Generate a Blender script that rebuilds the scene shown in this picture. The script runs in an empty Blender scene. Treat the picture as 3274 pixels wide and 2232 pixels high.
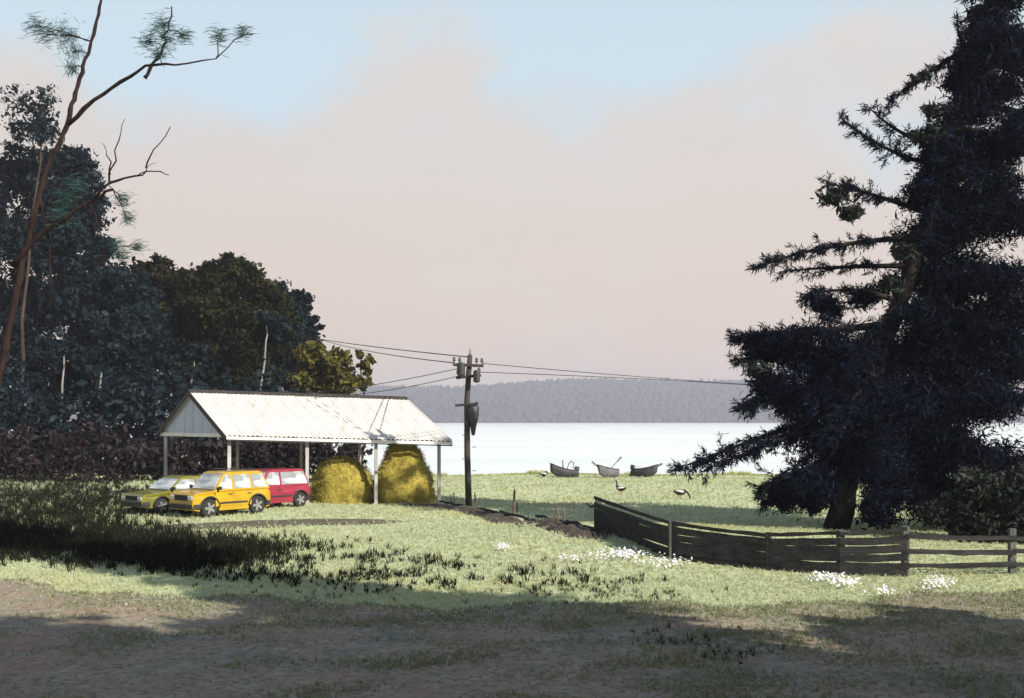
import bpy, bmesh, math, random
import numpy as np
from mathutils import Vector, Matrix, noise as mnoise

R = math.radians
rng = np.random.default_rng(7)
random.seed(7)
scene = bpy.context.scene
C = scene.collection

# ------------------------------------------------------------------ camera
H, F, CX, HY = 3.6, 3510.0, 1637.0, 1345.0
cd = bpy.data.cameras.new('camera')
cam = bpy.data.objects.new('camera', cd); C.objects.link(cam)
cam.location = (0, 0, H); cam.rotation_euler = (R(90), 0, 0)
cd.sensor_width = 36.0; cd.lens = 36.0 * F / 3274.0
cd.shift_y = (HY - 1116.0) / 3274.0
cd.clip_start = 0.1; cd.clip_end = 12000
scene.camera = cam

# ------------------------------------------------------------------ light
SUN_EL = R(30)
SUN_AZ = (0.77, -0.64)                 # towards the sun: right, behind the viewpoint
scene.view_settings.view_transform = 'Standard'
scene.view_settings.look = 'None'
scene.view_settings.exposure = 0.68
scene.view_settings.gamma = 1.0
scene.view_settings.use_curve_mapping = False
scene.render.engine = 'CYCLES'
scene.cycles.use_denoising = True
scene.cycles.max_bounces = 6
scene.cycles.diffuse_bounces = 3
scene.cycles.glossy_bounces = 3
scene.cycles.transmission_bounces = 3
scene.cycles.volume_bounces = 0
scene.cycles.caustics_reflective = False
scene.cycles.caustics_refractive = False

n = math.hypot(*SUN_AZ)
sdir = Vector((SUN_AZ[0] / n * math.cos(SUN_EL), SUN_AZ[1] / n * math.cos(SUN_EL), math.sin(SUN_EL)))
sl = bpy.data.lights.new('sun', 'SUN'); sl.energy = 5.0; sl.angle = R(0.5); sl.color = (1.0, 0.93, 0.82)
so = bpy.data.objects.new('sun', sl); C.objects.link(so)
so.rotation_euler = sdir.to_track_quat('Z', 'Y').to_euler()
so.location = (40, -40, 60)

world = bpy.data.worlds.new('World'); scene.world = world; world.use_nodes = True
wt = world.node_tree; wt.nodes.clear()
def wn(t, **k):
    nd = wt.nodes.new(t)
    for a, b in k.items(): setattr(nd, a, b)
    return nd
WS = 0.08
wout = wn('ShaderNodeOutputWorld'); wbg = wn('ShaderNodeBackground'); wbg.inputs['Strength'].default_value = WS
sky = wn('ShaderNodeTexSky', sky_type='NISHITA'); sky.sun_disc = False
sky.sun_elevation = SUN_EL; sky.sun_rotation = math.atan2(sdir.x, sdir.y)
sky.air_density = 1.0; sky.dust_density = 1.0; sky.ozone_density = 2.0
tc = wn('ShaderNodeTexCoord'); sep = wn('ShaderNodeSeparateXYZ')
wt.links.new(tc.outputs['Generated'], sep.inputs[0])
def wmath(op, a, b=None, clamp=False):
    m = wn('ShaderNodeMath', operation=op); m.use_clamp = clamp
    for i, v in enumerate((a, b)):
        if v is None: continue
        if isinstance(v, (int, float)): m.inputs[i].default_value = v
        else: wt.links.new(v, m.inputs[i])
    return m.outputs[0]
def wnoise(scale, detail, rough, zs):
    mp = wn('ShaderNodeMapping'); mp.inputs['Scale'].default_value = (1, 1, zs)
    mp.inputs['Location'].default_value = (3.1, 1.7, 0.4)
    wt.links.new(tc.outputs['Generated'], mp.inputs['Vector'])
    nz = wn('ShaderNodeTexNoise'); nz.inputs['Scale'].default_value = scale
    nz.inputs['Detail'].default_value = detail; nz.inputs['Roughness'].default_value = rough
    wt.links.new(mp.outputs[0], nz.inputs['Vector'])
    return nz.outputs['Fac']
def wramp(v, lo, hi):
    m = wn('ShaderNodeMapRange', interpolation_type='SMOOTHSTEP')
    m.inputs['From Min'].default_value = lo; m.inputs['From Max'].default_value = hi
    wt.links.new(v, m.inputs['Value']); return m.outputs['Result']
def wmix(f, a, b):
    m = wn('ShaderNodeMix', data_type='RGBA')
    wt.links.new(f, m.inputs['Factor'])
    for nm, v in (('A', a), ('B', b)):
        s = [i for i in m.inputs if i.name == nm and i.type == 'RGBA'][0]
        if isinstance(v, tuple): s.default_value = (v[0] / WS, v[1] / WS, v[2] / WS, 1)
        else: wt.links.new(v, s)
    return [o for o in m.outputs if o.type == 'RGBA'][0]
Z = sep.outputs['Z']
zb = wmath('ADD', Z, wmath('MULTIPLY', wmath('SUBTRACT', wnoise(4.2, 4, .5, 1.6), .5), .42))   # ragged cloud tops
cl = wmath('SUBTRACT', 1.0, wramp(zb, .235, .315))
veil = wmath('SUBTRACT', 1.0, wramp(Z, .30, .75))
blue = wmix(wmath('MULTIPLY', veil, .86), sky.outputs['Color'], (.43, .53, .585))
cloud_low = wmix(wramp(Z, .0, .30), (.54, .41, .325), (.465, .43, .405))
soft = wnoise(7.0, 5, .55, 2.2)
cloud = wmix(wmath('MULTIPLY', wramp(soft, .4, .75), .35), cloud_low, (.49, .475, .465))
skyc = wmix(wmath('MULTIPLY', cl, .93), blue, cloud)
wt.links.new(skyc, wbg.inputs['Color']); wt.links.new(wbg.outputs[0], wout.inputs['Surface'])

# ------------------------------------------------------------------ materials
def principled(name):
    m = bpy.data.materials.new(name); m.use_nodes = True
    nt = m.node_tree; b = nt.nodes['Principled BSDF']
    return m, nt, b
def mat(name, ca, cb=None, scale=4.0, rough=.75, bump=.0, bscale=None, metal=0.0, spec=.3, coat=0.0, stretch=None, detail=6, lo=.35, hi=.65):
    m, nt, b = principled(name)
    cb = cb or tuple(min(1, c * .75) for c in ca)
    t = nt.nodes.new('ShaderNodeTexCoord'); mp = nt.nodes.new('ShaderNodeMapping')
    if stretch: mp.inputs['Scale'].default_value = stretch
    nt.links.new(t.outputs['Object'], mp.inputs['Vector'])
    nz = nt.nodes.new('ShaderNodeTexNoise'); nz.inputs['Scale'].default_value = scale; nz.inputs['Detail'].default_value = detail
    nt.links.new(mp.outputs[0], nz.inputs['Vector'])
    rp = nt.nodes.new('ShaderNodeValToRGB')
    rp.color_ramp.elements[0].position = lo; rp.color_ramp.elements[1].position = hi
    rp.color_ramp.elements[0].color = (*ca, 1); rp.color_ramp.elements[1].color = (*cb, 1)
    nt.links.new(nz.outputs['Fac'], rp.inputs['Fac']); nt.links.new(rp.outputs[0], b.inputs['Base Color'])
    b.inputs['Roughness'].default_value = rough; b.inputs['Metallic'].default_value = metal
    b.inputs['Specular IOR Level'].default_value = spec; b.inputs['Coat Weight'].default_value = coat
    if bump:
        n2 = nt.nodes.new('ShaderNodeTexNoise'); n2.inputs['Scale'].default_value = bscale or scale * 4; n2.inputs['Detail'].default_value = 5
        nt.links.new(mp.outputs[0], n2.inputs['Vector'])
        bp = nt.nodes.new('ShaderNodeBump'); bp.inputs['Strength'].default_value = bump; bp.inputs['Distance'].default_value = .05
        nt.links.new(n2.outputs['Fac'], bp.inputs['Height']); nt.links.new(bp.outputs[0], b.inputs['Normal'])
    return m
def leafmat(name, ca, cb, cc, trans=.15, rough=.7, patch=None):
    """cards coloured by their own 'tint' attribute: three shades of one plant"""
    m, nt, b = principled(name)
    at = nt.nodes.new('ShaderNodeAttribute'); at.attribute_name = 'tint'
    rp = nt.nodes.new('ShaderNodeValToRGB'); e = rp.color_ramp.elements
    e[0].color = (*ca, 1); e[1].color = (*cc, 1); k = e.new(.5); k.color = (*cb, 1)
    nt.links.new(at.outputs['Fac'], rp.inputs['Fac'])
    col = rp.outputs[0]
    if patch:
        t = nt.nodes.new('ShaderNodeTexCoord'); nz = nt.nodes.new('ShaderNodeTexNoise')
        nz.inputs['Scale'].default_value = patch[1]; nz.inputs['Detail'].default_value = 5
        nt.links.new(t.outputs['Object'], nz.inputs['Vector'])
        mr = nt.nodes.new('ShaderNodeMapRange'); mr.inputs['From Min'].default_value = .5; mr.inputs['From Max'].default_value = .72
        nt.links.new(nz.outputs['Fac'], mr.inputs['Value'])
        mx = nt.nodes.new('ShaderNodeMix'); mx.data_type = 'RGBA'
        nt.links.new(mr.outputs[0], mx.inputs['Factor'])
        A = [i for i in mx.inputs if i.name == 'A' and i.type == 'RGBA'][0]; B = [i for i in mx.inputs if i.name == 'B' and i.type == 'RGBA'][0]
        nt.links.new(col, A); B.default_value = (*patch[0], 1)
        col = [o for o in mx.outputs if o.type == 'RGBA'][0]
    nt.links.new(col, b.inputs['Base Color'])
    b.inputs['Roughness'].default_value = rough; b.inputs['Specular IOR Level'].default_value = .04
    if trans:
        tr = nt.nodes.new('ShaderNodeBsdfTranslucent'); nt.links.new(col, tr.inputs['Color'])
        ms = nt.nodes.new('ShaderNodeMixShader'); ms.inputs[0].default_value = trans
        nt.links.new(b.outputs[0], ms.inputs[1]); nt.links.new(tr.outputs[0], ms.inputs[2])
        nt.links.new(ms.outputs[0], nt.nodes['Material Output'].inputs['Surface'])
    return m

M = {}
M['bark'] = mat('bark', (.035, .026, .02), (.07, .05, .042), 3, .9, .8, 14, stretch=(1, 1, .25), spec=.05)
M['bark_dark'] = mat('bark_dark', (.012, .010, .010), (.030, .025, .022), 3, .9, .8, 14, stretch=(1, 1, .25), spec=.05)
M['bark_red'] = mat('bark_red', (.018, .011, .010), (.038, .023, .020), 6, .9, .8, 16, stretch=(1, 1, .3), spec=.05)
M['bark_pale'] = mat('bark_pale', (.16, .15, .14), (.28, .26, .24), 3, .9, .6, 12, stretch=(1, 1, .25))
M['leaf_blue'] = leafmat('leaf_blue', (.004, .008, .012), (.009, .017, .023), (.030, .044, .050), .08)
M['leaf_dark'] = leafmat('leaf_dark', (.007, .008, .005), (.016, .017, .008), (.050, .048, .016), .10)
M['leaf_olive'] = leafmat('leaf_olive', (.045, .045, .012), (.095, .088, .022), (.17, .15, .04), .2)
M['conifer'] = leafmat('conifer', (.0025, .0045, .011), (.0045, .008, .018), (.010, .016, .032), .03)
M['conifer_green'] = leafmat('conifer_green', (.012, .018, .016), (.024, .032, .026), (.05, .06, .05), .06)
M['pine_teal'] = leafmat('pine_teal', (.018, .050, .045), (.035, .085, .075), (.06, .12, .10), .15)
M['hedge'] = leafmat('hedge', (.012, .009, .011), (.025, .019, .022), (.052, .040, .042), .06)
M['scrub_and_shade'] = leafmat('scrub_and_shade', (.005, .007, .005), (.011, .013, .008), (.032, .035, .018), .06)  # near black: blade colour carries the left shade band; verge weeds share it
M['grass_blade'] = leafmat('grass_blade', (.42, .485, .28), (.53, .57, .36), (.60, .605, .42), .45, patch=((.55, .52, .27), .16))
M['worn_blade'] = leafmat('worn_blade', (.14, .17, .085), (.23, .26, .14), (.33, .33, .20), .3)
M['shore_grass'] = leafmat('shore_grass', (.28, .30, .10), (.40, .41, .15), (.50, .48, .20), .25)
M['straw'] = leafmat('straw', (.27, .21, .035), (.44, .36, .075), (.58, .50, .17), .15)
M['petal'] = leafmat('petal', (.72, .73, .76), (.80, .80, .82), (.84, .84, .84), .2)
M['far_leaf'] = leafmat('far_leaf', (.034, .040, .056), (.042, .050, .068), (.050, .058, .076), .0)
M['hay_core'] = mat('hay_core', (.40, .325, .06), (.26, .21, .045), 3, .95, 1.0, 40)
M['roof_white'] = mat('roof_white', (.64, .62, .59), (.50, .455, .43), .7, .5, .05, 8, spec=.4, lo=.45, hi=.8)
m = M['roof_white']; nt = m.node_tree; b = nt.nodes['Principled BSDF']; src = b.inputs['Base Color'].links[0].from_socket
t = nt.nodes.new('ShaderNodeNewGeometry'); mp = nt.nodes.new('ShaderNodeMapping'); mp.inputs['Rotation'].default_value = (0, 0, -R(13)); mp.inputs['Scale'].default_value = (2.6, .28, .28)
nt.links.new(t.outputs['Position'], mp.inputs['Vector']); nz = nt.nodes.new('ShaderNodeTexNoise'); nz.inputs['Scale'].default_value = 1.3; nz.inputs['Detail'].default_value = 7; nz.inputs['Roughness'].default_value = .65
nt.links.new(mp.outputs[0], nz.inputs['Vector']); mr = nt.nodes.new('ShaderNodeMapRange'); mr.inputs['From Min'].default_value = .56; mr.inputs['From Max'].default_value = .80; nt.links.new(nz.outputs['Fac'], mr.inputs['Value'])
mx = nt.nodes.new('ShaderNodeMix'); mx.data_type = 'RGBA'; nt.links.new(mr.outputs[0], mx.inputs['Factor']); q = [k for k in mx.inputs if k.type == 'RGBA']
nt.links.new(src, q[0]); q[1].default_value = (.40, .36, .345, 1); nt.links.new([k for k in mx.outputs if k.type == 'RGBA'][0], b.inputs['Base Color'])
M['lavender_board'] = mat('lavender_board', (.50, .53, .66), (.43, .46, .58), 3, .7, .15, 20, stretch=(1, 1, .2))
M['white_paint'] = mat('white_paint', (.74, .73, .70), (.55, .52, .48), 3, .6, .15, 20, lo=.5, hi=.8)
M['dark_trim'] = mat('dark_trim', (.035, .03, .028), (.06, .05, .045), 5, .7, .2)
M['post_pale'] = mat('post_pale', (.50, .48, .46), (.30, .28, .27), 4, .75, .4, 20, stretch=(1, 1, .2))
M['timber'] = mat('timber', (.10, .075, .055), (.16, .125, .095), 4, .8, .4, 20, stretch=(.3, 1, 1))
M['fence_wood'] = mat('fence_wood', (.011, .011, .012), (.032, .032, .031), 6, .85, .6, 24, stretch=(.25, 1, 1))
M['fence_post'] = mat('fence_post', (.05, .05, .047), (.12, .118, .108), 5, .85, .6, 24, stretch=(1, 1, .25))
M['pole_wood'] = mat('pole_wood', (.028, .025, .023), (.06, .052, .046), 5, .85, .5, 24, stretch=(1, 1, .15))
M['black_metal'] = mat('black_metal', (.015, .016, .018), (.03, .03, .032), 6, .5, .1, spec=.5)
M['porcelain'] = mat('porcelain', (.05, .045, .045), (.08, .07, .07), 6, .25, spec=.5)
M['wire'] = mat('wire', (.02, .02, .022), (.03, .03, .032), 3, .6)
M['rubber'] = mat('rubber', (.018, .018, .018), (.03, .03, .028), 20, .85, .3)
M['rim'] = mat('rim', (.45, .45, .46), (.32, .32, .32), 8, .35, metal=.7)
M['dark_plastic'] = mat('dark_plastic', (.02, .02, .02), (.035, .034, .032), 8, .6)
M['chrome'] = mat('chrome', (.6, .6, .6), (.5, .5, .5), 5, .25, metal=.9)
M['lamp_glass'] = mat('lamp_glass', (.7, .7, .68), (.55, .55, .53), 10, .1, spec=.6, coat=.6)
M['tail_glass'] = mat('tail_glass', (.35, .02, .02), (.25, .015, .015), 10, .15, coat=.6)
M['yellow_paint'] = mat('yellow_paint', (.46, .285, .010), (.36, .22, .012), 2.0, .38, coat=.5)
M['red_paint'] = mat('red_paint', (.27, .022, .045), (.21, .018, .036), 2.0, .38, coat=.5)
M['olive_paint'] = mat('olive_paint', (.165, .16, .018), (.12, .115, .014), 2.0, .4, coat=.5)
M['drum_olive'] = mat('drum_olive', (.055, .052, .022), (.035, .028, .018), 5, .7, .2)
M['boat_dark'] = mat('boat_dark', (.025, .027, .03), (.05, .05, .052), 4, .6, .2)
M['boat_grey'] = mat('boat_grey', (.075, .078, .082), (.13, .13, .135), 4, .65, .2)
M['oar_wood'] = mat('oar_wood', (.09, .075, .06), (.14, .12, .095), 6, .7, .2)
M['feather_black'] = mat('feather_black', (.015, .015, .017), (.03, .028, .028), 18, .8, .3)
M['feather_white'] = mat('feather_white', (.75, .75, .74), (.62, .62, .6), 18, .8, .3)
M['beak'] = mat('beak', (.35, .16, .04), (.28, .12, .03), 10, .5)
M['soil'] = mat('soil', (.045, .035, .027), (.10, .08, .06), 4, .95, 1.0, 9)
M['stone'] = mat('stone', (.24, .22, .19), (.42, .39, .35), 5, .9, .5)

m, nt, b = principled('car_glass')          # glass with the bright sky's reflection painted into its colour as pale blotches
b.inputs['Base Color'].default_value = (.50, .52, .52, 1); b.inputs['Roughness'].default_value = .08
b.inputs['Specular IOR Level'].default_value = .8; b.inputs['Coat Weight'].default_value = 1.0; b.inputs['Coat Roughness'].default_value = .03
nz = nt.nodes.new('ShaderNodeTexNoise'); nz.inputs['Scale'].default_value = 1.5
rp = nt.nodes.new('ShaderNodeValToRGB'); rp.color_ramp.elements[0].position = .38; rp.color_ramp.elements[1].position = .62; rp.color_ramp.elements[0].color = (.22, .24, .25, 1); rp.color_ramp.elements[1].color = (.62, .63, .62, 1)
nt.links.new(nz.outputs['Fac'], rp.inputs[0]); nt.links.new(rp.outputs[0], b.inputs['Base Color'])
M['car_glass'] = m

m, nt, b = principled('water')              # lake water, bright surface glare put into its pale colour; small ripples
b.inputs['Base Color'].default_value = (.56, .64, .63, 1); b.inputs['Roughness'].default_value = .18
b.inputs['IOR'].default_value = 1.33; b.inputs['Specular IOR Level'].default_value = .5
t = nt.nodes.new('ShaderNodeTexCoord'); mp = nt.nodes.new('ShaderNodeMapping'); mp.inputs['Scale'].default_value = (.25, 1.0, 1)
nt.links.new(t.outputs['Object'], mp.inputs['Vector'])
nz = nt.nodes.new('ShaderNodeTexNoise'); nz.inputs['Scale'].default_value = .9; nz.inputs['Detail'].default_value = 4
nt.links.new(mp.outputs[0], nz.inputs['Vector'])
bp = nt.nodes.new('ShaderNodeBump'); bp.inputs['Strength'].default_value = .35; bp.inputs['Distance'].default_value = .12
nt.links.new(nz.outputs['Fac'], bp.inputs['Height']); nt.links.new(bp.outputs[0], b.inputs['Normal'])
n2 = nt.nodes.new('ShaderNodeTexNoise'); n2.inputs['Scale'].default_value = .05; n2.inputs['Detail'].default_value = 5
mp2 = nt.nodes.new('ShaderNodeMapping'); mp2.inputs['Scale'].default_value = (.3, 1, 1)
nt.links.new(t.outputs['Object'], mp2.inputs['Vector']); nt.links.new(mp2.outputs[0], n2.inputs['Vector'])
rp = nt.nodes.new('ShaderNodeValToRGB'); rp.color_ramp.elements[0].position = .35; rp.color_ramp.elements[1].position = .7
rp.color_ramp.elements[0].color = (.66, .75, .75, 1); rp.color_ramp.elements[1].color = (.80, .84, .83, 1)
nt.links.new(n2.outputs['Fac'], rp.inputs[0]); nt.links.new(rp.outputs[0], b.inputs['Base Color'])
df = nt.nodes.new('ShaderNodeBsdfDiffuse'); nt.links.new(rp.outputs[0], df.inputs['Color'])
ms = nt.nodes.new('ShaderNodeMixShader'); ms.inputs[0].default_value = .38
nt.links.new(df.outputs[0], ms.inputs[1]); nt.links.new(b.outputs[0], ms.inputs[2]); nt.links.new(ms.outputs[0], nt.nodes['Material Output'].inputs['Surface'])
M['water'] = m

def multi(name, cols, scales, rough=.95, bump=.6, bscale=12.0):
    """three-colour ground: cols[0] base, cols[1], cols[2] blotches; fine grain on top"""
    m, nt, b = principled(name)
    t = nt.nodes.new('ShaderNodeTexCoord'); col = None
    for i, c in enumerate(cols):
        if i == 0:
            r = nt.nodes.new('ShaderNodeRGB'); r.outputs[0].default_value = (*c, 1); col = r.outputs[0]; continue
        nz = nt.nodes.new('ShaderNodeTexNoise'); nz.noise_dimensions = '4D'; nz.inputs['W'].default_value = i * 3.7
        nz.inputs['Scale'].default_value = scales[i - 1]; nz.inputs['Detail'].default_value = 8; nz.inputs['Roughness'].default_value = .62
        nt.links.new(t.outputs['Object'], nz.inputs['Vector'])
        mr = nt.nodes.new('ShaderNodeMapRange'); mr.inputs['From Min'].default_value = .47; mr.inputs['From Max'].default_value = .66
        nt.links.new(nz.outputs['Fac'], mr.inputs['Value'])
        mx = nt.nodes.new('ShaderNodeMix'); mx.data_type = 'RGBA'; nt.links.new(mr.outputs[0], mx.inputs['Factor'])
        A = [k for k in mx.inputs if k.name == 'A' and k.type == 'RGBA'][0]; B = [k for k in mx.inputs if k.name == 'B' and k.type == 'RGBA'][0]
        nt.links.new(col, A); B.default_value = (*c, 1); col = [o for o in mx.outputs if o.type == 'RGBA'][0]
    nt.links.new(col, b.inputs['Base Color'])
    b.inputs['Roughness'].default_value = rough; b.inputs['Specular IOR Level'].default_value = .15
    n3 = nt.nodes.new('ShaderNodeTexNoise'); n3.inputs['Scale'].default_value = bscale; n3.inputs['Detail'].default_value = 8
    nt.links.new(t.outputs['Object'], n3.inputs['Vector'])
    bp = nt.nodes.new('ShaderNodeBump'); bp.inputs['Strength'].default_value = bump; bp.inputs['Distance'].default_value = .04
    nt.links.new(n3.outputs['Fac'], bp.inputs['Height']); nt.links.new(bp.outputs[0], b.inputs['Normal'])
    return m
M['ground'] = multi('ground', [(.46, .52, .31), (.52, .54, .33), (.40, .47, .29), (.45, .43, .27)], [.18, .6, .33])
M['road'] = multi('road', [(.29, .25, .18), (.33, .205, .15), (.20, .22, .175), (.36, .325, .25), (.15, .13, .095)], [.45, .6, 2.6, 9.0], bump=1.0, bscale=6)
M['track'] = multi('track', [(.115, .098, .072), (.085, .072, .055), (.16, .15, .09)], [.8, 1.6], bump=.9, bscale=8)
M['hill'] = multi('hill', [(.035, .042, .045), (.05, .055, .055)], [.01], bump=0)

# ------------------------------------------------------------------ helpers
def tag(o, label=None, cat=None, group=None, kind=None):
    if label: o['label'] = label
    if cat: o['category'] = cat
    if group: o['group'] = group
    if kind: o['kind'] = kind
    return o
def thing(name, label, cat, loc=(0, 0, 0), rz=0, group=None):
    o = bpy.data.objects.new(name, None); C.objects.link(o)
    o.location = loc; o.rotation_euler = (0, 0, rz); o.empty_display_size = .3
    return tag(o, label, cat, group)
def link(name, me, material, parent=None, kind=None, smooth=False):
    o = bpy.data.objects.new(name, me); C.objects.link(o)
    if material is not None and not me.materials: me.materials.append(material)
    if parent is not None: o.parent = parent
    if kind: o['kind'] = kind
    if smooth and len(me.polygons): me.polygons.foreach_set('use_smooth', np.ones(len(me.polygons), bool))
    return o
def npmesh(name, V, Fc, tint=None):
    """V (n,3); Fc (m,k) all faces k-sided; tint per face"""
    V = np.ascontiguousarray(V, np.float32); Fc = np.ascontiguousarray(Fc, np.int32)
    me = bpy.data.meshes.new(name); k = Fc.shape[1]
    me.vertices.add(len(V)); me.vertices.foreach_set('co', V.ravel())
    me.loops.add(Fc.size); me.loops.foreach_set('vertex_index', Fc.ravel())
    me.polygons.add(len(Fc)); me.polygons.foreach_set('loop_start', np.arange(0, Fc.size, k, dtype=np.int32))
    if tint is not None:
        a = me.attributes.new('tint', 'FLOAT', 'FACE'); a.data.foreach_set('value', np.ascontiguousarray(tint, np.float32))
    me.update(calc_edges=True)
    return me
class MB:
    def __init__(s): s.v, s.f = [], []
    def add(s, vs, fs):
        k = len(s.v); s.v += [tuple(v) for v in vs]; s.f += [tuple(i + k for i in f) for f in fs]
    def hexa(s, p):     # 8 corners: bottom 4 ccw, top 4 ccw
        s.add(p, [(0, 3, 2, 1), (4, 5, 6, 7), (0, 1, 5, 4), (1, 2, 6, 5), (2, 3, 7, 6), (3, 0, 4, 7)])
    def box(s, c, d):
        x, y, z = c; a, b_, e = d[0] / 2, d[1] / 2, d[2] / 2
        s.hexa([(x - a, y - b_, z - e), (x + a, y - b_, z - e), (x + a, y + b_, z - e), (x - a, y + b_, z - e),
                (x - a, y - b_, z + e), (x + a, y - b_, z + e), (x + a, y + b_, z + e), (x - a, y + b_, z + e)])
    def bar(s, p, q, w, h, up=(0, 0, 1)):
        p, q = Vector(p), Vector(q); d = (q - p).normalized(); u = Vector(up)
        sd = d.cross(u)
        if sd.length < 1e-4: sd = d.cross(Vector((1, 0, 0)))
        sd.normalize(); u = sd.cross(d)
        a, e = sd * w / 2, u * h / 2
        s.hexa([p - a - e, p + a - e, q + a - e, q - a - e, p - a + e, p + a + e, q + a + e, q - a + e])
    def tube(s, pts, rad, n=8, cap=True):
        pts = [Vector(p) for p in pts]
        if not hasattr(rad, '__len__'): rad = [rad] * len(pts)
        rings = []; k0 = len(s.v); side = None
        for i, p in enumerate(pts):
            d = (pts[min(i + 1, len(pts) - 1)] - pts[max(i - 1, 0)]).normalized()
            if side is None: side = d.cross(Vector((0, 1, .01))) if abs(d.y) < .9 else d.cross(Vector((0, 0, 1)))
            side = (side - d * side.dot(d)).normalized(); up = d.cross(side)
            rings.append([p + (side * math.cos(2 * math.pi * j / n) + up * math.sin(2 * math.pi * j / n)) * rad[i] for j in range(n)])
        vs = [v for r in rings for v in r]; fs = []
        for i in range(len(pts) - 1):
            for j in range(n):
                a, b_ = i * n + j, i * n + (j + 1) % n
                fs.append((a, b_, b_ + n, a + n))
        if cap: fs += [tuple(range(n - 1, -1, -1)), tuple((len(pts) - 1) * n + j for j in range(n))]
        s.add(vs, fs)
    def lathe(s, prof, c=(0, 0, 0), n=16, axis='z'):
        vs, fs = [], []
        for r, z in prof:
            for j in range(n):
                a = 2 * math.pi * j / n; p = (r * math.cos(a), r * math.sin(a), z)
                if axis == 'y': p = (p[0], p[2], p[1])
                vs.append((p[0] + c[0], p[1] + c[1], p[2] + c[2]))
        for i in range(len(prof) - 1):
            for j in range(n):
                a, b_ = i * n + j, i * n + (j + 1) % n
                fs.append((a, b_, b_ + n, a + n))
        fs += [tuple(range(n - 1, -1, -1)), tuple((len(prof) - 1) * n + j for j in range(n))]
        s.add(vs, fs)
    def mesh(s, name, bevel=0, seg=2, ang=35):
        me = bpy.data.meshes.new(name); me.from_pydata(s.v, [], s.f)
        bm = bmesh.new(); bm.from_mesh(me)
        bmesh.ops.recalc_face_normals(bm, faces=bm.faces)
        if bevel:
            ed = [e for e in bm.edges if len(e.link_faces) == 2 and e.calc_face_angle(0) > R(ang)]
            bmesh.ops.bevel(bm, geom=ed, offset=bevel, segments=seg, profile=.5, affect='EDGES', clamp_overlap=True)
        bm.to_mesh(me); bm.free(); return me
    def build(s, name, material, parent=None, bevel=0, smooth=False, seg=2, kind=None):
        return link(name, s.mesh(name, bevel, seg), material, parent, kind, smooth)

def nz3(x, y, z=0.0): return mnoise.noise(Vector((x, y, z)))
def sstep(a, b, x):
    t = np.clip((x - a) / (b - a), 0, 1); return t * t * (3 - 2 * t)
WATER_Z = -.5
def shore_y(x):
    x = np.asarray(x, float)
    return 78.0 + 80 * (1 - sstep(-30, -11, x)) + 1.6 * np.sin(x * .16 + 1) + .8 * np.sin(x * .47) + 30 * sstep(22, 45, x)
BANK = [(-3.0, 49.0), (-1.8, 46.5), (-.3, 43.0), (.9, 39.5), (2.3, 36.0), (3.0, 32.6), (3.9, 30.2)]
def bank_dist(x, y):
    x = np.asarray(x, float); y = np.asarray(y, float); d = np.full(np.broadcast(x, y).shape, 1e9)
    for (ax, ay), (bx, by) in zip(BANK[:-1], BANK[1:]):
        t = np.clip(((x - ax) * (bx - ax) + (y - ay) * (by - ay)) / ((bx - ax) ** 2 + (by - ay) ** 2), 0, 1)
        d = np.minimum(d, np.hypot(x - ax - t * (bx - ax), y - ay - t * (by - ay)))
    return d
def gz(x, y):
    """height of the ground"""
    x = np.asarray(x, float); y = np.asarray(y, float)
    lift = .32 * (1 - sstep(1.0, 7.0, np.hypot((x - 3.0) / 1.3, y - 32.6)))                # rise under the first fence post
    dip = -.25 * (1 - sstep(2, 9, np.hypot(x + 3.2, y - 52)))
    s = shore_y(x) - y
    sl = -.22 * (1 - sstep(2, 22, s)) - .45 * (1 - sstep(-3, 3, s)) - 2.5 * (1 - sstep(-30, -2, s))
    und = .07 * np.sin(x * .31 + y * .17) * np.cos(y * .23 - x * .11) * sstep(27, 34, y)
    return lift + dip + sl + und
def gp(px, py):
    """the ground point seen at a pixel of the photograph"""
    d = H * F / (py - HY)
    for _ in range(25):
        x = (px - CX) / F * d
        d = (H - float(gz(x, d))) * F / (py - HY)
    x = (px - CX) / F * d
    return Vector((x, d, float(gz(x, d))))
def at(px, py, d): return Vector(((px - CX) / F * d, d, H - (py - HY) / F * d))
def onground(px, d):
    x = (px - CX) / F * d; return Vector((x, d, float(gz(x, d))))

# ------------------------------------------------------------------ ground, road, water, hills
def axis_pts(*segs):
    out = []
    for a, b_, st in segs: out += list(np.arange(a, b_, st))
    return np.array(out + [segs[-1][1]])
def grid(name, xs, ys, zf, material, kind='structure'):
    X, Y = np.meshgrid(xs, ys); V = np.stack([X.ravel(), Y.ravel(), zf(X, Y).ravel()], 1)
    nx, ny = len(xs), len(ys); i = np.arange((ny - 1) * (nx - 1)); r, c = i // (nx - 1), i % (nx - 1)
    a = r * nx + c
    o = link(name, npmesh(name, V, np.stack([a, a + 1, a + nx + 1, a + nx], 1)), material, None, kind, True)
    return o
grid('ground', axis_pts((-900, -100, 40), (-100, -40, 3), (-40, 40, .4), (40, 100, 3), (100, 900, 40)),
     axis_pts((-120, 0, 8), (0, 22, 2), (22, 90, .4), (90, 190, 4), (190, 230, 10)), gz, M['ground'])
def road_edge(x):
    x = np.asarray(x, float)
    return np.minimum(21.3 + np.where(x < 0, .026, .016) * x * x, 25.0) + .35 * np.sin(x * .9) + .22 * np.sin(x * 2.3 + 1) + .12 * np.sin(x * 6.1)
xs = np.arange(-45, 45.01, .2); vs_ = np.linspace(0, 1, 40)
X, T = np.meshgrid(xs, vs_); E = road_edge(X); Y = 3.0 + T * (E - 3.0)
rz = .014 + .045 * np.array([[nz3(x * .7, y * .9) for x, y in zip(rx, ry)] for rx, ry in zip(X, Y)]) * sstep(0, .1, 1 - T) * sstep(0, .1, T)
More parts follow.
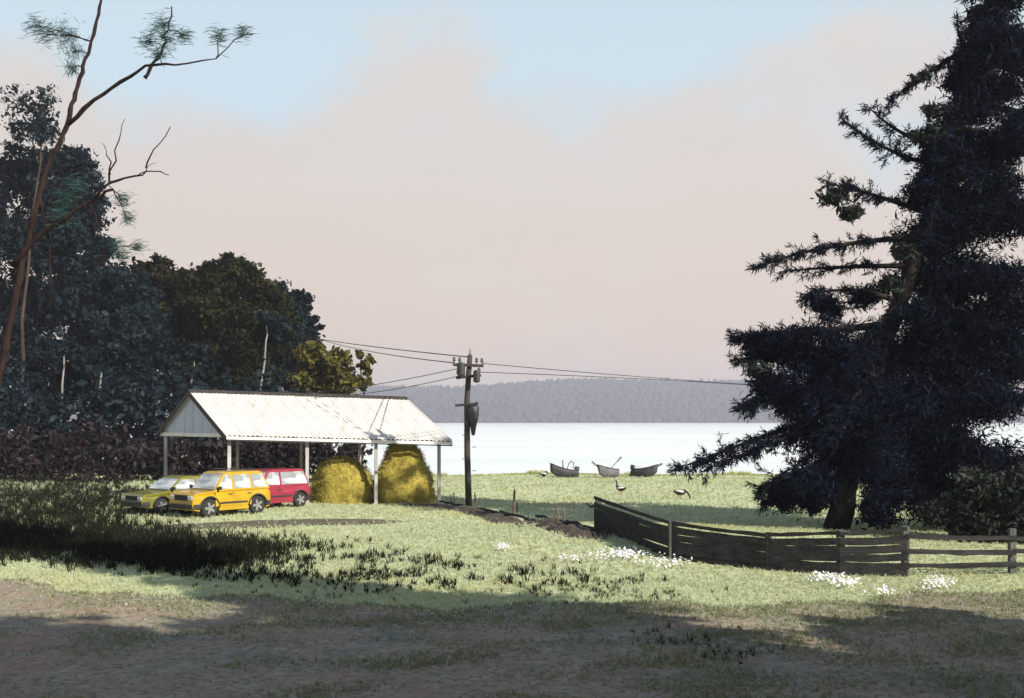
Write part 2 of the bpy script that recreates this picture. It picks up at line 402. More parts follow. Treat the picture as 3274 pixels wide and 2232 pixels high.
rz = np.maximum(rz + .02 * np.cos((Y - .02 * X * X * 0 - 17.2) * 3.6) * sstep(14.5, 15.5, Y) * (1 - sstep(18.6, 19.4, Y)), .008)
nx = len(xs); i = np.arange((len(vs_) - 1) * (nx - 1)); a = (i // (nx - 1)) * nx + i % (nx - 1)
link('road', npmesh('road', np.stack([X.ravel(), Y.ravel(), rz.ravel()], 1), np.stack([a, a + 1, a + nx + 1, a + nx], 1)), M['road'], None, 'structure', True)
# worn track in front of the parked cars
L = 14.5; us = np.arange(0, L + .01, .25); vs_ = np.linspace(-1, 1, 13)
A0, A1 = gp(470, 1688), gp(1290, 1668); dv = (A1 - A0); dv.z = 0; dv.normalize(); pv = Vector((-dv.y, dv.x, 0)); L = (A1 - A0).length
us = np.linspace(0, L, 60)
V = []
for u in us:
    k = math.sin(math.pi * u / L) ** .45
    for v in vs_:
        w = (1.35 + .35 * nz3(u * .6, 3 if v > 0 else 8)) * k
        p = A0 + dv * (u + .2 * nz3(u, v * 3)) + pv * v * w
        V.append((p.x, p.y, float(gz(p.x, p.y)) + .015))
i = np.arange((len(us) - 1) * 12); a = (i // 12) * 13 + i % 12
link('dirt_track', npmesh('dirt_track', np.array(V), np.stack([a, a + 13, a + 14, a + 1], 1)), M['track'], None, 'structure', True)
o = MB(); o.add([(-4000, 40, WATER_Z), (4000, 40, WATER_Z), (4000, 2500, WATER_Z), (-4000, 2500, WATER_Z)], [(0, 1, 2, 3)])
o.build('lake_water', M['water'], None, kind='structure')
# the wooded hill on the far shore
def hill_h(x, y):
    d = np.asarray(y) - 2000.0
    top = 74 + 4 * np.sin(x / 420.0 + .6) + 6 * np.sin(x / 190.0) + 3 * np.sin(x / 77.0) - 16 * sstep(500, 1300, x) - 10 * sstep(-300, -900, x)
    return -2 + top * np.power(sstep(-5, 330, d), .6)
grid('hills', np.arange(-2400, 2401, 20.0), axis_pts((1980, 2400, 14), (2400, 3000, 60)), hill_h, M['hill'])
N = 11000
hx = rng.uniform(-1500, 1500, N); hy = 2003 + 350 * rng.random(N) ** 1.1; hz = hill_h(hx, hy)
P = []; Fq = []; tint = []
octv = np.array([(1, 0, 0), (0, 1, 0), (-1, 0, 0), (0, -1, 0), (0, 0, 1), (0, 0, -1)], float)
octf = np.array([(0, 1, 4), (1, 2, 4), (2, 3, 4), (3, 0, 4), (1, 0, 5), (2, 1, 5), (3, 2, 5), (0, 3, 5)])
rr = rng.uniform(5, 11, N); hh = rng.uniform(6, 10, N) * (1 + .2 * (rng.random(N) > .93)); an = rng.uniform(0, 6.28, N)
ca, sa = np.cos(an), np.sin(an)
ov = octv[None] * np.stack([rr, rr, hh], 1)[:, None] * rng.uniform(.7, 1.2, (N, 6, 1))
ov2 = np.stack([ov[..., 0] * ca[:, None] - ov[..., 1] * sa[:, None], ov[..., 0] * sa[:, None] + ov[..., 1] * ca[:, None], ov[..., 2]], 2)
ov2 += np.stack([hx, hy, hz + hh * .35], 1)[:, None]
ff = (octf[None] + 6 * np.arange(N)[:, None, None]).reshape(-1, 3)
tag(link('far_wood', npmesh('far_wood', ov2.reshape(-1, 3), ff, np.repeat(rng.random(N), 8)), M['far_leaf'], None, 'stuff'),
    'blue-grey wooded hill across the lake under the pink sky', 'wood')

# ------------------------------------------------------------------ foliage
def cards(P, D, Ln, W, roll=None, bend=None):
    """leaf quads (rhombus) at P, along unit D, length Ln, width W"""
    n = len(P); r = rng.normal(size=(n, 3)); S = np.cross(D, r); S /= np.linalg.norm(S, axis=1)[:, None] + 1e-9
    Ln = np.broadcast_to(Ln, n)[:, None]; W = np.broadcast_to(W, n)[:, None]
    V = np.stack([P - D * Ln * .5, P + S * W * .5, P + D * Ln * .5, P - S * W * .5], 1).reshape(-1, 3)
    return V, np.arange(4 * n).reshape(n, 4)
def unit(v): return v / (np.linalg.norm(v, axis=1)[:, None] + 1e-9)
def clump_leaves(blobs, n_per, ln, wd, sub=.30, hang=.0):
    """blobs: (centre, radii, weight). Leaves gather in sub clumps inside each blob: an uneven outline with gaps"""
    PP, TT = [], []
    for c, r, w in blobs:
        n = int(n_per * w); k = max(7, int(20 * w ** .5 * 1.6))
        u = unit(rng.normal(size=(k, 3))) * (rng.random((k, 1)) ** .45)
        cs = np.array(c) + u * np.array(r) * .88
        sr = np.array(r).mean() * sub * rng.uniform(.55, 1.35, k)
        i = rng.integers(0, k, n)
        q = rng.normal(size=(n, 3)) * np.array([.62, .62, .42])
        PP.append(cs[i] + q * sr[i][:, None]); TT.append(np.clip(np.clip(rng.normal(.42, .34, k), 0, 1)[i] * .72 + rng.random(n) * .28, 0, 1))
    P = np.concatenate(PP); T = np.concatenate(TT); D = rng.normal(size=P.shape); D[:, 2] -= hang
    D = unit(D); n = len(P)
    V, Fc = cards(P, D, *(lambda f: (ln * f, wd * f * rng.uniform(.75, 1.3, n)))(np.clip(rng.lognormal(-.08, .38, n), .4, 2.0)))
    return V, Fc, T
def wob(pts, amp, nsub=4):
    pts = [Vector(p) for p in pts]; out = [pts[0]]
    for a_, b_ in zip(pts[:-1], pts[1:]):
        for k in range(1, nsub + 1):
            p = a_.lerp(b_, k / nsub)
            if k < nsub: p = p + Vector((random.gauss(0, amp), random.gauss(0, amp), random.gauss(0, amp * .6)))
            out.append(p)
    return out
def taper(nn, r0, r1, p=1.0): return [r0 + (r1 - r0) * (k / (nn - 1)) ** p for k in range(nn)]
def tree(name, label, px, dist, blobs, mat_leaf, group, cat='tree', bark='bark', ln=.33, wd=.19, n_per=900, r0=.28, lean=0.0, pxr=True, sub=.3, base=None):
    """blobs in pixels of the photograph at the tree's own distance; built in metres from its foot"""
    foot = onground(px, dist) if base is None else Vector(base)
    t = thing(name, label, cat, foot, 0, group)
    B = []
    for (bx, by, br, *w) in blobs:
        w = w[0] if w else 1.0
        c = at(bx, by, dist) - foot if pxr else Vector((bx, random.uniform(-2.4, 2.4), by)); rm = br / F * dist if pxr else br
        c.y += random.uniform(-.5, .5) * rm
        B.append((c, (rm, rm * .95, rm * .95), w))
    top = max(B, key=lambda q: q[0].z)[0]
    mb = MB(); path = wob([(0, 0, -.2), Vector((lean * .3, 0, top.z * .4)), Vector((top.x * .8 + lean * .2, top.y * .5, top.z * .95))], .18, 4)
    mb.tube(path, taper(len(path), r0, .05), 8)
    mb.build('trunk', M[bark], t, smooth=True)
    lm = MB()
    for c, r, w in B:
        zs = max(1.2, c.z - r[0] * 1.4); k = min(range(len(path)), key=lambda q: abs(path[q].z - zs)); s = path[k]
        pts = wob([s, s.lerp(c, .55) + Vector((0, 0, r[0] * .1)), c], .12 * r[0], 3)
        rb = max(.035, r0 * .38 * (1 - k / len(path)) + .03); lm.tube(pts, taper(len(pts), rb, .02), 6)
        for _ in range(5):
            q = c + Vector((random.uniform(-1, 1), random.uniform(-1, 1), random.uniform(-.4, 1))) * r[0] * .9
            s2 = s.lerp(c, random.uniform(.45, .95)); pp = wob([s2, q], .08 * r[0], 3); lm.tube(pp, taper(len(pp), rb * .4, .012), 5)
    lm.build('limbs', M[bark], t, smooth=True)
    V, Fc, T = clump_leaves(B, n_per, ln, wd, sub)
    link('crown', npmesh('crown', V, Fc, T), M[mat_leaf], t)
    return t

G1 = 'trees of the dark wood on the left'
tree('broadleaf_tree', 'tallest slender blue-grey tree at the left edge of the wood, thin at its top', 118, 84,
     [(112, 420, 90, .16), (80, 560, 110, .45), (150, 660, 110, .9), (90, 800, 120, 1.2), (165, 930, 120, 1.2), (100, 1060, 130, 1.2), (150, 1190, 120, 1), (40, 950, 110, 1), (20, 700, 100, .9), (10, 1150, 120, 1), (110, 520, 80, .35), (190, 780, 100, 1), (40, 560, 80, .4)], 'leaf_blue', G1, n_per=3600, r0=.34)
tree('broadleaf_tree', 'blue-green rounded tree rising behind the bare leaning branches', 262, 88,
     [(250, 560, 85, .9), (280, 640, 80, .7), (220, 760, 90, 1), (300, 880, 90, .8), (235, 980, 120, 1.2), (310, 1100, 120, 1.2), (240, 1210, 110, 1), (205, 530, 75, .9), (170, 640, 90, 1), (315, 790, 60, .7), (280, 700, 70, .8), (340, 930, 60, .6)], 'leaf_blue', G1, n_per=3600, r0=.3)
tree('broadleaf_tree', 'low-crowned blue-grey tree between the tall left trees and the dark olive trees', 398, 82,
     [(400, 915, 70, .8), (360, 1000, 95, 1), (440, 1020, 90, 1), (390, 1120, 110, 1.2), (330, 1210, 90, .8), (460, 1200, 100, 1), (440, 930, 70, .8), (470, 1090, 100, 1.1)], 'leaf_blue', G1, n_per=3600, r0=.24)
tree('broadleaf_tree', 'dark tree with a small olive tuft on its crown, left of the broadest dark tree', 535, 86,
     [(520, 865, 50, .6), (560, 940, 90, 1.2), (490, 970, 85, 1), (580, 1050, 110, 1.3), (500, 1110, 110, 1.3), (590, 1180, 100, 1), (470, 900, 70, .8), (610, 930, 75, .9), (420, 990, 60, .6), (630, 1020, 90, 1.1)], 'leaf_dark', G1, n_per=3900, r0=.28)
tree('broadleaf_tree', 'broadest dark olive-black tree of the wood behind the shed ridge', 715, 84,
     [(735, 860, 62, .8), (690, 880, 50, .5), (790, 890, 55, .6), (700, 960, 110, 1.5), (810, 980, 90, 1.2), (660, 1070, 110, 1.4), (760, 1090, 120, 1.6), (840, 1110, 90, 1.1), (700, 1190, 110, 1.2), (800, 1200, 100, 1.1), (640, 900, 65, .8), (850, 950, 70, .9), (870, 1040, 80, 1)], 'leaf_dark', G1, n_per=4100, r0=.36)
tree('broadleaf_tree', 'blue-grey open tree on the right shoulder of the wood with sky showing through', 925, 88,
     [(880, 930, 40, .35), (955, 965, 42, .5), (905, 1020, 70, .8), (990, 1040, 40, .4), (930, 1100, 85, 1), (870, 1170, 90, 1), (960, 1180, 70, .8), (900, 960, 50, .5), (960, 1090, 70, .8)], 'leaf_blue', G1, n_per=3600, r0=.22)
tree('broadleaf_tree', 'low olive-green tree above the middle of the shed roof', 1050, 78,
     [(1000, 1140, 50, .7), (1075, 1165, 52, .8), (1030, 1215, 60, 1), (1110, 1210, 50, .8), (960, 1225, 55, .8), (1080, 1250, 50, .7)], 'leaf_olive', G1, n_per=2600, r0=.18, ln=.34, wd=.2)
tree('young_tree', 'thin olive sapling at the right end of the wood above the shed roof', 1165, 78,
     [(1150, 1135, 18, .16), (1168, 1175, 30, .35), (1185, 1150, 18, .12), (1160, 1225, 32, .4)], 'leaf_olive', G1, n_per=1100, r0=.08, ln=.3, wd=.17)
# pale slanting trunks in the wood
for lab, a_, b_, d in (('pale thin trunk slanting under the leftmost tree', (182, 1362), (205, 1170), 78), ('pale short trunk slanting beside the thick dark trunk', (300, 1330), (325, 1120), 80),
                       ('pale trunk leaning right below the broad dark tree', (800, 1330), (850, 1090), 79), ('pale trunk slanting up from behind the left roof end', (560, 1330), (615, 1200), 77)):
    f = onground(a_[0], d); tp = at(b_[0], b_[1], d) - f
    t = thing('slender_tree', lab, 'tree', f, 0, 'slender pale-trunked trees in the wood'); mb = MB()
    top = tp + Vector((tp.x * .12, 0, 1.6)); pts = wob([(0, 0, -.2), tp * .5, tp, top], .06, 3); mb.tube(pts, taper(len(pts), .13, .03), 7); mb.build('trunk', M['bark_pale'], t, smooth=True)
    V, Fc, T = clump_leaves([(top, (1.2, 1.2, 1.0), .5), (top + Vector((.8, .3, -.9)), (.8, .8, .7), .3)], 700, .34, .2); link('crown', npmesh('crown', V, Fc, T), M['leaf_blue'], t)

# dark thicket under and in front of the wood, and behind the shed
def hedge(name, label, pts, h, dep, n, material, cat='hedge', ln=.32, wd=.18):
    t = thing(name, label, cat, (pts[0][0], pts[0][1], 0)); o0 = Vector((pts[0][0], pts[0][1], 0)); bl = []
    for (ax, ay), (bx, by) in zip(pts[:-1], pts[1:]):
        k = int(math.hypot(bx - ax, by - ay) / .9) + 1
        for j in range(k):
            f = j / k; x, y = ax + (bx - ax) * f, ay + (by - ay) * f
            hh = h * random.uniform(.75, 1.15); g = float(gz(x, y))
            for zf in (.25, .62):
                bl.append((Vector((x + random.uniform(-.4, .4), y + random.uniform(-dep, dep) * .4, g + hh * zf)) - o0, (.85, dep * .55, hh * .34), 1))
    V, Fc, T = clump_leaves(bl, n, ln, wd, .42); link('foliage', npmesh('foliage', V, Fc, T), M[material], t)
    sm = MB()
    for c, r, w in bl[::2]:
        pp = wob([(c.x, c.y, 0), c + Vector((random.uniform(-.3, .3), 0, .5))], .08, 3); sm.tube(pp, taper(len(pp), .04, .012), 5)
    sm.build('stems', M['bark'], t, kind='stuff')
    return t
hedge('hedge', 'dark brown hedge standing behind the open shed', [(-17.8, 66), (-14, 65), (-10, 66), (-8.8, 66.5)], 3.0, 1.8, 260, 'hedge')
hedge('thicket', 'tall dark purple-brown thicket left of the shed at the foot of the wood', [(-40, 67), (-32, 66), (-25, 65), (-18, 65)], 3.5, 2.6, 200, 'hedge', 'thicket')
hedge('undergrowth', 'blue-black undergrowth between the trunks of the wood', [(-48, 76), (-36, 75), (-26, 74.5), (-19, 75), (-13.5, 76)], 7.4, 4.0, 300, 'leaf_blue', 'undergrowth', .42, .26)

# ---- leaning pine with half bare branches at the upper left
D0 = 38.0; foot = onground(-70, D0)
pine = thing('leaning_pine', 'leaning half-bare pine at the left edge, red-brown branches reaching into the sky', 'tree', foot)
def pw(q, dy=0.0): return at(q[0], q[1], D0 + dy) - foot
PINE_PTS = []
def branch(name, pts, r0, r1, dy=(0, 0), parent=pine, nn=9, k=3, amp=.045):
    p3 = [pw(q, dy[0] + (dy[1] - dy[0]) * i_ / (len(pts) - 1)) for i_, q in enumerate(pts)]
    pp = wob(p3, amp, k); mb = MB(); mb.tube(pp, [r * random.uniform(.8, 1.2) for r in taper(len(pp), r0, r1)], nn); PINE_PTS.extend(pp)
    return mb.build(name, M['bark_red'], parent, smooth=True), pp
branch('trunk', [(-70, 1690), (-20, 1300), (60, 900), (110, 680), (150, 540), (215, 400), (250, 270), (300, 110), (335, -60)], .135, .045, k=8, amp=.02)
branch('branch', [(215, 400), (300, 320), (385, 262), (465, 210), (560, 208), (690, 188)], .085, .018, (0, -1.5))
branch('branch', [(462, 250), (490, 200), (520, 150), (540, 95), (548, 20)], .06, .02, (-1, -1.3))
branch('branch', [(40, 850), (130, 750), (220, 690), (300, 640), (362, 605)], .12, .045, (0, -1))
branch('branch', [(300, 640), (350, 585), (430, 563), (500, 548), (540, 560)], .055, .012, (-.8, -1.2))
branch('branch', [(350, 590), (355, 540), (380, 450), (400, 380)], .04, .008, (-.9, -1.6))
branch('branch', [(352, 560), (340, 495), (325, 455)], .03, .006, (-.9, -.6))
branch('branch', [(440, 563), (470, 535), (500, 520)], .025, .006, (-1.2, -1.2))
branch('branch', [(466, 538), (490, 480), (545, 405)], .028, .012, (-1.2, -1.4))
branch('branch', [(290, 660), (320, 740), (335, 900)], .045, .012, (-.8, -.4))
branch('branch', [(130, 640), (150, 720), (165, 900), (150, 1000)], .05, .015, (0, .6))
def twigs(spots):
    mb = MB(); base = list(PINE_PTS)
    for (q, dy, r, dirx, dirz) in spots:
        c = pw(q, dy); rm = r / F * D0; a_ = min(base, key=lambda p: (p - c).length)
        main = wob([a_, a_.lerp(c, .6) + Vector((0, 0, .05)), c], .03, 3); mb.tube(main, taper(len(main), .022, .010), 5)
        for _ in range(9):
            e = c + Vector((random.gauss(0, .8), random.gauss(0, .6), random.gauss(0, .6))) * rm; st = main[random.randint(len(main) // 2, len(main) - 1)]
            w_ = wob([st, e], .03, 3); mb.tube(w_, taper(len(w_), .010, .003), 4)
    return mb
def needles(spots, n, ln, wd, spread):
    PP, DD = [], []
    for (q, dy, r, dirx, dirz) in spots:
        c = np.array(pw(q, dy)); k = int(n * r / 40)
        P = c + rng.normal(size=(k, 3)) * np.array([r, r, r]) / F * D0 * .55
        D = rng.normal(size=(k, 3)) * spread; D[:, 0] += dirx * np.sign(rng.random(k) - .35); D[:, 2] += dirz
        PP.append(P); DD.append(unit(D))
    P = np.concatenate(PP); D = np.concatenate(DD); m_ = len(P)
    V, Fc = cards(P, D, ln * rng.uniform(.5, 1.6, m_), wd); return npmesh('needles', V, Fc, rng.random(m_))
SPOTS = [((525, 130), -1.3, 34, 1.2, .1), ((505, 175), -1.2, 22, 1.2, -.1), ((520, 80), -1.3, 34, 1.2, .2), ((470, 130), -1.2, 26, 1.6, -.1), ((590, 115), -1.2, 22, 1.7, .1),
                         ((210, 110), .3, 38, 1, -.6), ((235, 165), .2, 30, .6, -1), ((150, 110), .4, 34, 1.2, .1), ((230, 220), .1, 20, .2, -1.2), ((110, 80), .4, 30, 1.2, 0),
                         ((700, 115), -1.5, 26, 2.4, .12), ((780, 105), -1.5, 22, 2.4, .1),
                         ((210, 640), -.4, 34, 1.4, 0), ((245, 595), -.4, 28, 1.4, -.2), ((200, 690), -.4, 30, 1.5, 0), ((390, 640), -1, 24, 1.2, -.6), ((410, 700), -.9, 20, 1.1, -.7),
                         ((370, 785), -.7, 24, 1.6, -.2), ((440, 790), -.8, 18, 1.6, .3), ((390, 820), -.7, 20, 1.5, .1)]
twigs(SPOTS).build('twigs', M['bark_red'], pine, kind='stuff')
link('needles', needles(SPOTS, 190, .34, .020, .5), M['pine_teal'], pine)
# loose pale foliage high at the left edge
tree('broadleaf_tree', 'thin wispy blue-green tree top at the far upper left', 70, 80,
     [(120, 330, 60, .28), (95, 420, 60, .4), (160, 430, 50, .35), (150, 300, 45, .12), (60, 330, 60, .25)], 'leaf_blue', G1, n_per=700, r0=.2, ln=.36, wd=.16)

# ------------------------------------------------------------------ the big dark conifer on the right
DC = 36.4; cf = onground(2672, DC)
con = thing('conifer', 'huge near-black leaning conifer behind the fence on the right', 'tree', cf)
def cw(q, dy=0.0): return at(q[0], q[1], DC + dy) - cf
axis = [(2668, 1705), (2700, 1560), (2740, 1380), (2785, 1220), (2835, 1070), (2905, 890), (2990, 620), (3075, 330), (3150, 60), (3195, -220), (3220, -420)]
pp = wob([cw(q) for q in axis], .03, 2); mb = MB(); mb.tube(pp, taper(len(pp), .44, .08), 12); mb.build('trunk', M['bark_dark'], con, smooth=True)
boughs = [   # start on the trunk, elbow, tip, how bushy, depth at the tip
    ((3130, 130), (3020, 190), (2835, 335), .35, -1.0), ((3110, 200), (3060, 130), (3060, 60), .25, .5), ((2985, 520), (2870, 520), (2685, 375), .5, -1.2),
    ((2990, 470), (2860, 430), (2775, 340), .3, .6), ((2960, 680), (2800, 620), (2640, 585), .55, -.8), ((2935, 760), (2640, 770), (2415, 855), .5, -1.3),
    ((2900, 850), (2650, 850), (2490, 870), .22, .8), ((2860, 960), (2700, 900), (2580, 950), .5, -1.5), ((2830, 1040), (2560, 1060), (2345, 1085), 1.5, -1.6),
    ((2800, 1130), (2560, 1130), (2365, 1150), 1.2, 1.2), ((2780, 1220), (2520, 1240), (2385, 1300), 1.2, -1.8), ((2745, 1290), (2480, 1380), (2185, 1490), 1.0, -1.2),
    ((2740, 1330), (2520, 1390), (2260, 1500), .7, -2.4), ((2715, 1450), (2560, 1500), (2430, 1560), .9, -1.2), ((2700, 1520), (2560, 1560), (2450, 1610), .8, 1.5),
    ((3050, 420), (3150, 400), (3260, 480), 1.0, -1), ((3080, 300), (3180, 330), (3290, 400), .9, 1), ((2990, 620), (3120, 640), (3270, 720), 1.2, -1.5),
    ((2930, 800), (3080, 820), (3240, 900), 1.2, 1.5), ((2870, 980), (3060, 1010), (3270, 1080), 1.4, -1.8), ((2820, 1100), (3050, 1180), (3260, 1280), 1.5, 1.2),
    ((2780, 1240), (2980, 1330), (3150, 1450), 1.3, -2), ((2750, 1330), (2950, 1430), (3130, 1540), 1.2, -1), ((2720, 1430), (2900, 1530), (3050, 1630), 1.0, -1.5), ((2750, 1360), (3000, 1480), (3290, 1600), 1.0, 2),
    ((3020, 560), (3000, 620), (2960, 760), .8, -2.6), ((2960, 720), (2920, 800), (2860, 1000), .7, 2.6), ((2870, 980), (2800, 1050), (2700, 1180), 1.0, -3), ((2800, 1180), (2740, 1260), (2640, 1400), 1.0, -3.2), ((2780, 1240), (2800, 1330), (2850, 1480), 1.1, -3.2),
    ((3100, 260), (3060, 340), (2990, 470), .7, -1.8), ((3160, 40), (3120, 90), (3070, 200), .6, -1.4), ((3160, 40), (3220, 80), (3300, 150), .7, .5), ((3190, -150), (3150, -90), (3090, -10), .6, .8), ((3190, -150), (3250, -100), (3320, 0), .6, -.8)]
bm_ = MB(); SP, SD, ST, SL = [], [], [], []
for s, e, tp, w, dy in boughs:
    A_, B_, C_ = cw(s), cw(e, dy * .5), cw(tp, dy); pts = []
    for k in range(13):
        u = k / 12; pts.append(A_ * (1 - u) ** 2 + B_ * 2 * u * (1 - u) + C_ * u * u)
    bm_.tube(pts, taper(13, .09 + .03 * w, .015), 6)
    n_t = int(46 * (.5 + w) * (C_ - A_).length / 4)
    for _ in range(n_t):
        u = random.random() ** .75 * .92 + .08; k = min(int(u * 12), 11); p = pts[k].lerp(pts[k + 1], u * 12 - k); d = (pts[k + 1] - pts[k]).normalized()
        out = Vector((random.gauss(0, .55), random.gauss(0, .75), random.gauss(-.12, .38))); tl = random.uniform(.25, .95) * (.55 + .45 * w) * (1.15 - .55 * u)
        td = (d * random.uniform(.35, 1.0) + out).normalized()
        q = p + td * tl; mid = p.lerp(q, .5) + Vector((0, 0, .05 * tl))
        if random.random() < .5: bm_.tube([p, mid, q], [.014, .01, .005], 4, cap=False)
        m_ = int(60 * tl + 12); f = rng.random(m_) ** .8; base = np.array(p)[None] + np.outer(f, np.array(q - p)) + rng.normal(size=(m_, 3)) * .035
        nd = unit(np.array(td)[None] * .9 + rng.normal(size=(m_, 3)) * .62 + np.array([0, 0, -.12])); L_ = rng.uniform(.10, .30, m_)
        SP.append(base + nd * L_[:, None] * .4); SD.append(nd); SL.append(L_); ST.append(np.clip(random.random() * .6 + rng.random(m_) * .4, 0, 1))
bm_.build('boughs', M['bark_dark'], con, smooth=True)
P, D, Ls, T = map(np.concatenate, (SP, SD, SL, ST))
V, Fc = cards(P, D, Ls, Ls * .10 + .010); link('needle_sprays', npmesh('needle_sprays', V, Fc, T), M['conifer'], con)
mass = [(2460, 1110, 75, .8), (2560, 1130, 100, 1.3), (2680, 1150, 120, 1.8), (2800, 1180, 130, 2), (2930, 1120, 130, 2), (3060, 1150, 130, 2), (3180, 1100, 120, 1.6), (2560, 1260, 110, 1.6), (2700, 1300, 130, 2), (2850, 1320, 140, 2.2), (3000, 1300, 140, 2.2), (3130, 1280, 110, 1.6), (2460, 1230, 60, .7),
        (2630, 1420, 110, 1.6), (2780, 1450, 120, 1.8), (2930, 1450, 120, 1.8), (3070, 1440, 100, 1.3), (2600, 1540, 80, 1), (2820, 1560, 90, 1.1), (2970, 1560, 90, 1.2), (2510, 1585, 60, .7), (2600, 1600, 55, .7), (2830, 1620, 75, 1), (2990, 1620, 75, 1), (3110, 1590, 85, 1.2), (3220, 1480, 90, 1), (3230, 1180, 100, 1.4), (3240, 700, 90, 1.2), (3250, 430, 90, 1.3), (3260, 150, 80, 1.2), (3120, 200, 70, 1.1), (3060, 440, 70, 1), (2990, 560, 60, .7),
        (2960, 900, 110, 1.5), (3080, 900, 120, 1.8), (3200, 900, 90, 1.2), (3020, 740, 110, 1.6), (3140, 700, 110, 1.7), (3050, 560, 90, 1.2), (3160, 500, 100, 1.5), (3120, 340, 80, 1.2), (3200, 260, 90, 1.3), (3170, 130, 75, 1.1), (3230, -20, 80, 1.1), (3200, -200, 60, .8), (2950, 620, 60, .8), (2990, 740, 60, .7), (2900, 780, 60, .7), (3010, 500, 60, .8), (3080, 250, 60, .8), (3150, 60, 60, .8), (3100, 330, 60, .8), (3040, 640, 70, .9), (3230, 1000, 90, 1.2), (2960, 1010, 90, 1.2), (3100, 1020, 90, 1.3), (3190, 600, 80, 1.1), (2780, 950, 60, .5), (2640, 985, 60, .6)]
bl = [(cw((x, y), random.uniform(-1.3, 1.3)), (r / F * DC, r / F * DC * 1.25, r / F * DC * .8), w) for x, y, r, w in mass]
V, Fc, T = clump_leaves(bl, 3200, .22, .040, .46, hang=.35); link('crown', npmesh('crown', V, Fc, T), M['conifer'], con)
gl = [(cw(q, -1.2), (r / F * DC, r / F * DC, r / F * DC * .7), w) for *q_, r, w in [(2665, 630, 45, .5), (2720, 680, 40, .4), (2960, 430, 60, .6), (2985, 360, 45, .4), (2890, 800, 40, .35), (2420, 1180, 40, .4), (2940, 250, 35, .2), (2850, 900, 40, .3)] for q in [tuple(q_)]]
V, Fc, T = clump_leaves(gl, 1000, .24, .06, .4, hang=.2); link('green_sprays', npmesh('green_sprays', V, Fc, T), M['conifer_green'], con)
# low dark bush at the right edge behind the fence
tree('dark_bush', 'low dark blue-green bush at the right edge behind the fence', 3130, 33, [(3130, 1570, 80, 1), (3215, 1600, 90, 1.1), (3060, 1625, 60, .7), (3260, 1680, 80, 1), (2990, 1640, 50, .5), (3170, 1690, 70, .9), (3300, 1560, 90, 1), (3090, 1700, 55, .6)], 'conifer_green', None, 'bush', ln=.2, wd=.09, n_per=2200, r0=.08, sub=.4)

# ------------------------------------------------------------------ trees out of the frame whose shade lies on the road
GS = 'roadside trees behind the viewpoint'
for i, (x, y, hh, cr) in enumerate(((10.8, 9.3, 27, 4.4), (18.5, 10.6, 8.5, 3.2), (15.2, 4.0, 14.5, 4.6), (20.5, 4.2, 15, 4.6), (11.5, 0.8, 17.5, 4.6), (16, -2.5, 18, 4.8), (7.5, -5, 15, 4.2), (23, -3, 19, 4.8))):
    g = float(gz(x, y)); bb = []
    for k in range(15):
        a_ = random.uniform(0, 6.28); rr_ = cr * random.uniform(.1, .75); bb.append((math.cos(a_) * rr_, hh * random.uniform(.32, .93), cr * random.uniform(.34, .52), 1))
    tree('roadside_tree', ('tall', 'dense', 'broad', 'short', 'old', 'far', 'dark', 'great')[i] + ' leafy roadside tree out of view behind the viewpoint', 0, 0, bb, 'leaf_dark', GS, n_per=1100 if i == 0 else 400, r0=.3, ln=.5, wd=.34, pxr=False, base=(x, y, g))

# ------------------------------------------------------------------ open shed
SA = onground(733, 48.0); S0 = Vector((SA.x, SA.y, 0))
aU, aV = R(13), R(132); U = Vector((math.cos(aU), math.sin(aU), 0)); Vv = Vector((math.cos(aV), math.sin(aV), 0))
SL_, SW, SE, SR = 9.35, 6.4, 2.92, 4.75          # length, width, eave and ridge heights
shed = thing('open_shed', 'open-sided shed with a white sheet roof, lavender gable and thin posts', 'shed', S0)
def sh(u, v, z): return U * u + Vv * v + Vector((0, 0, z - .27 * u / SL_))
def sg(u, v):
    p = S0 + U * u + Vv * v; return float(gz(p.x, p.y))
for v in (0.0, SW):
    for u in (0.0, 3.35, 6.4, SL_ - .08):
        mb = MB(); b0 = U * u + Vv * v; b0.z = sg(u, v) - .2
        mb.bar(b0, sh(u, v, SE - .06), .15, .15, (1, .2, 0)); mb.build('post', M['post_pale'], shed, .012)
    mb = MB(); mb.bar(sh(-.15, v, SE + .03), sh(SL_ + .12, v, SE + .03), .12, .2); mb.build('eave_beam', M['timber'], shed, .01)
for u in (0.0, 3.35, 6.4, SL_ - .08):
    mb = MB(); mb.bar(sh(u, .02, SE + .035), sh(u, SW - .02, SE + .035), .09, .14); mb.build('tie_beam', M['timber'], shed, .01)
mb = MB(); mb.bar(sh(-.2, SW / 2, SR - .1), sh(SL_ + .15, SW / 2, SR - .1), .1, .18); mb.build('ridge_beam', M['timber'], shed, .01)
for u in np.linspace(.3, SL_ - .3, 7):
    for s in (0, 1):
        mb = MB(); mb.bar(sh(u, SW * s, SE + .1), sh(u, SW / 2, SR - .12), .06, .12); mb.build('rafter', M['timber'], shed)
for v in (.9, 1.8, 2.7, SW - .9, SW - 1.8, SW - 2.7):
    zz = SE + .14 + (SR - SE) * min(v, SW - v) / (SW / 2); mb = MB(); mb.bar(sh(-.1, v, zz), sh(SL_ + .1, v, zz), .07, .06); mb.build('purlin', M['timber'], shed)
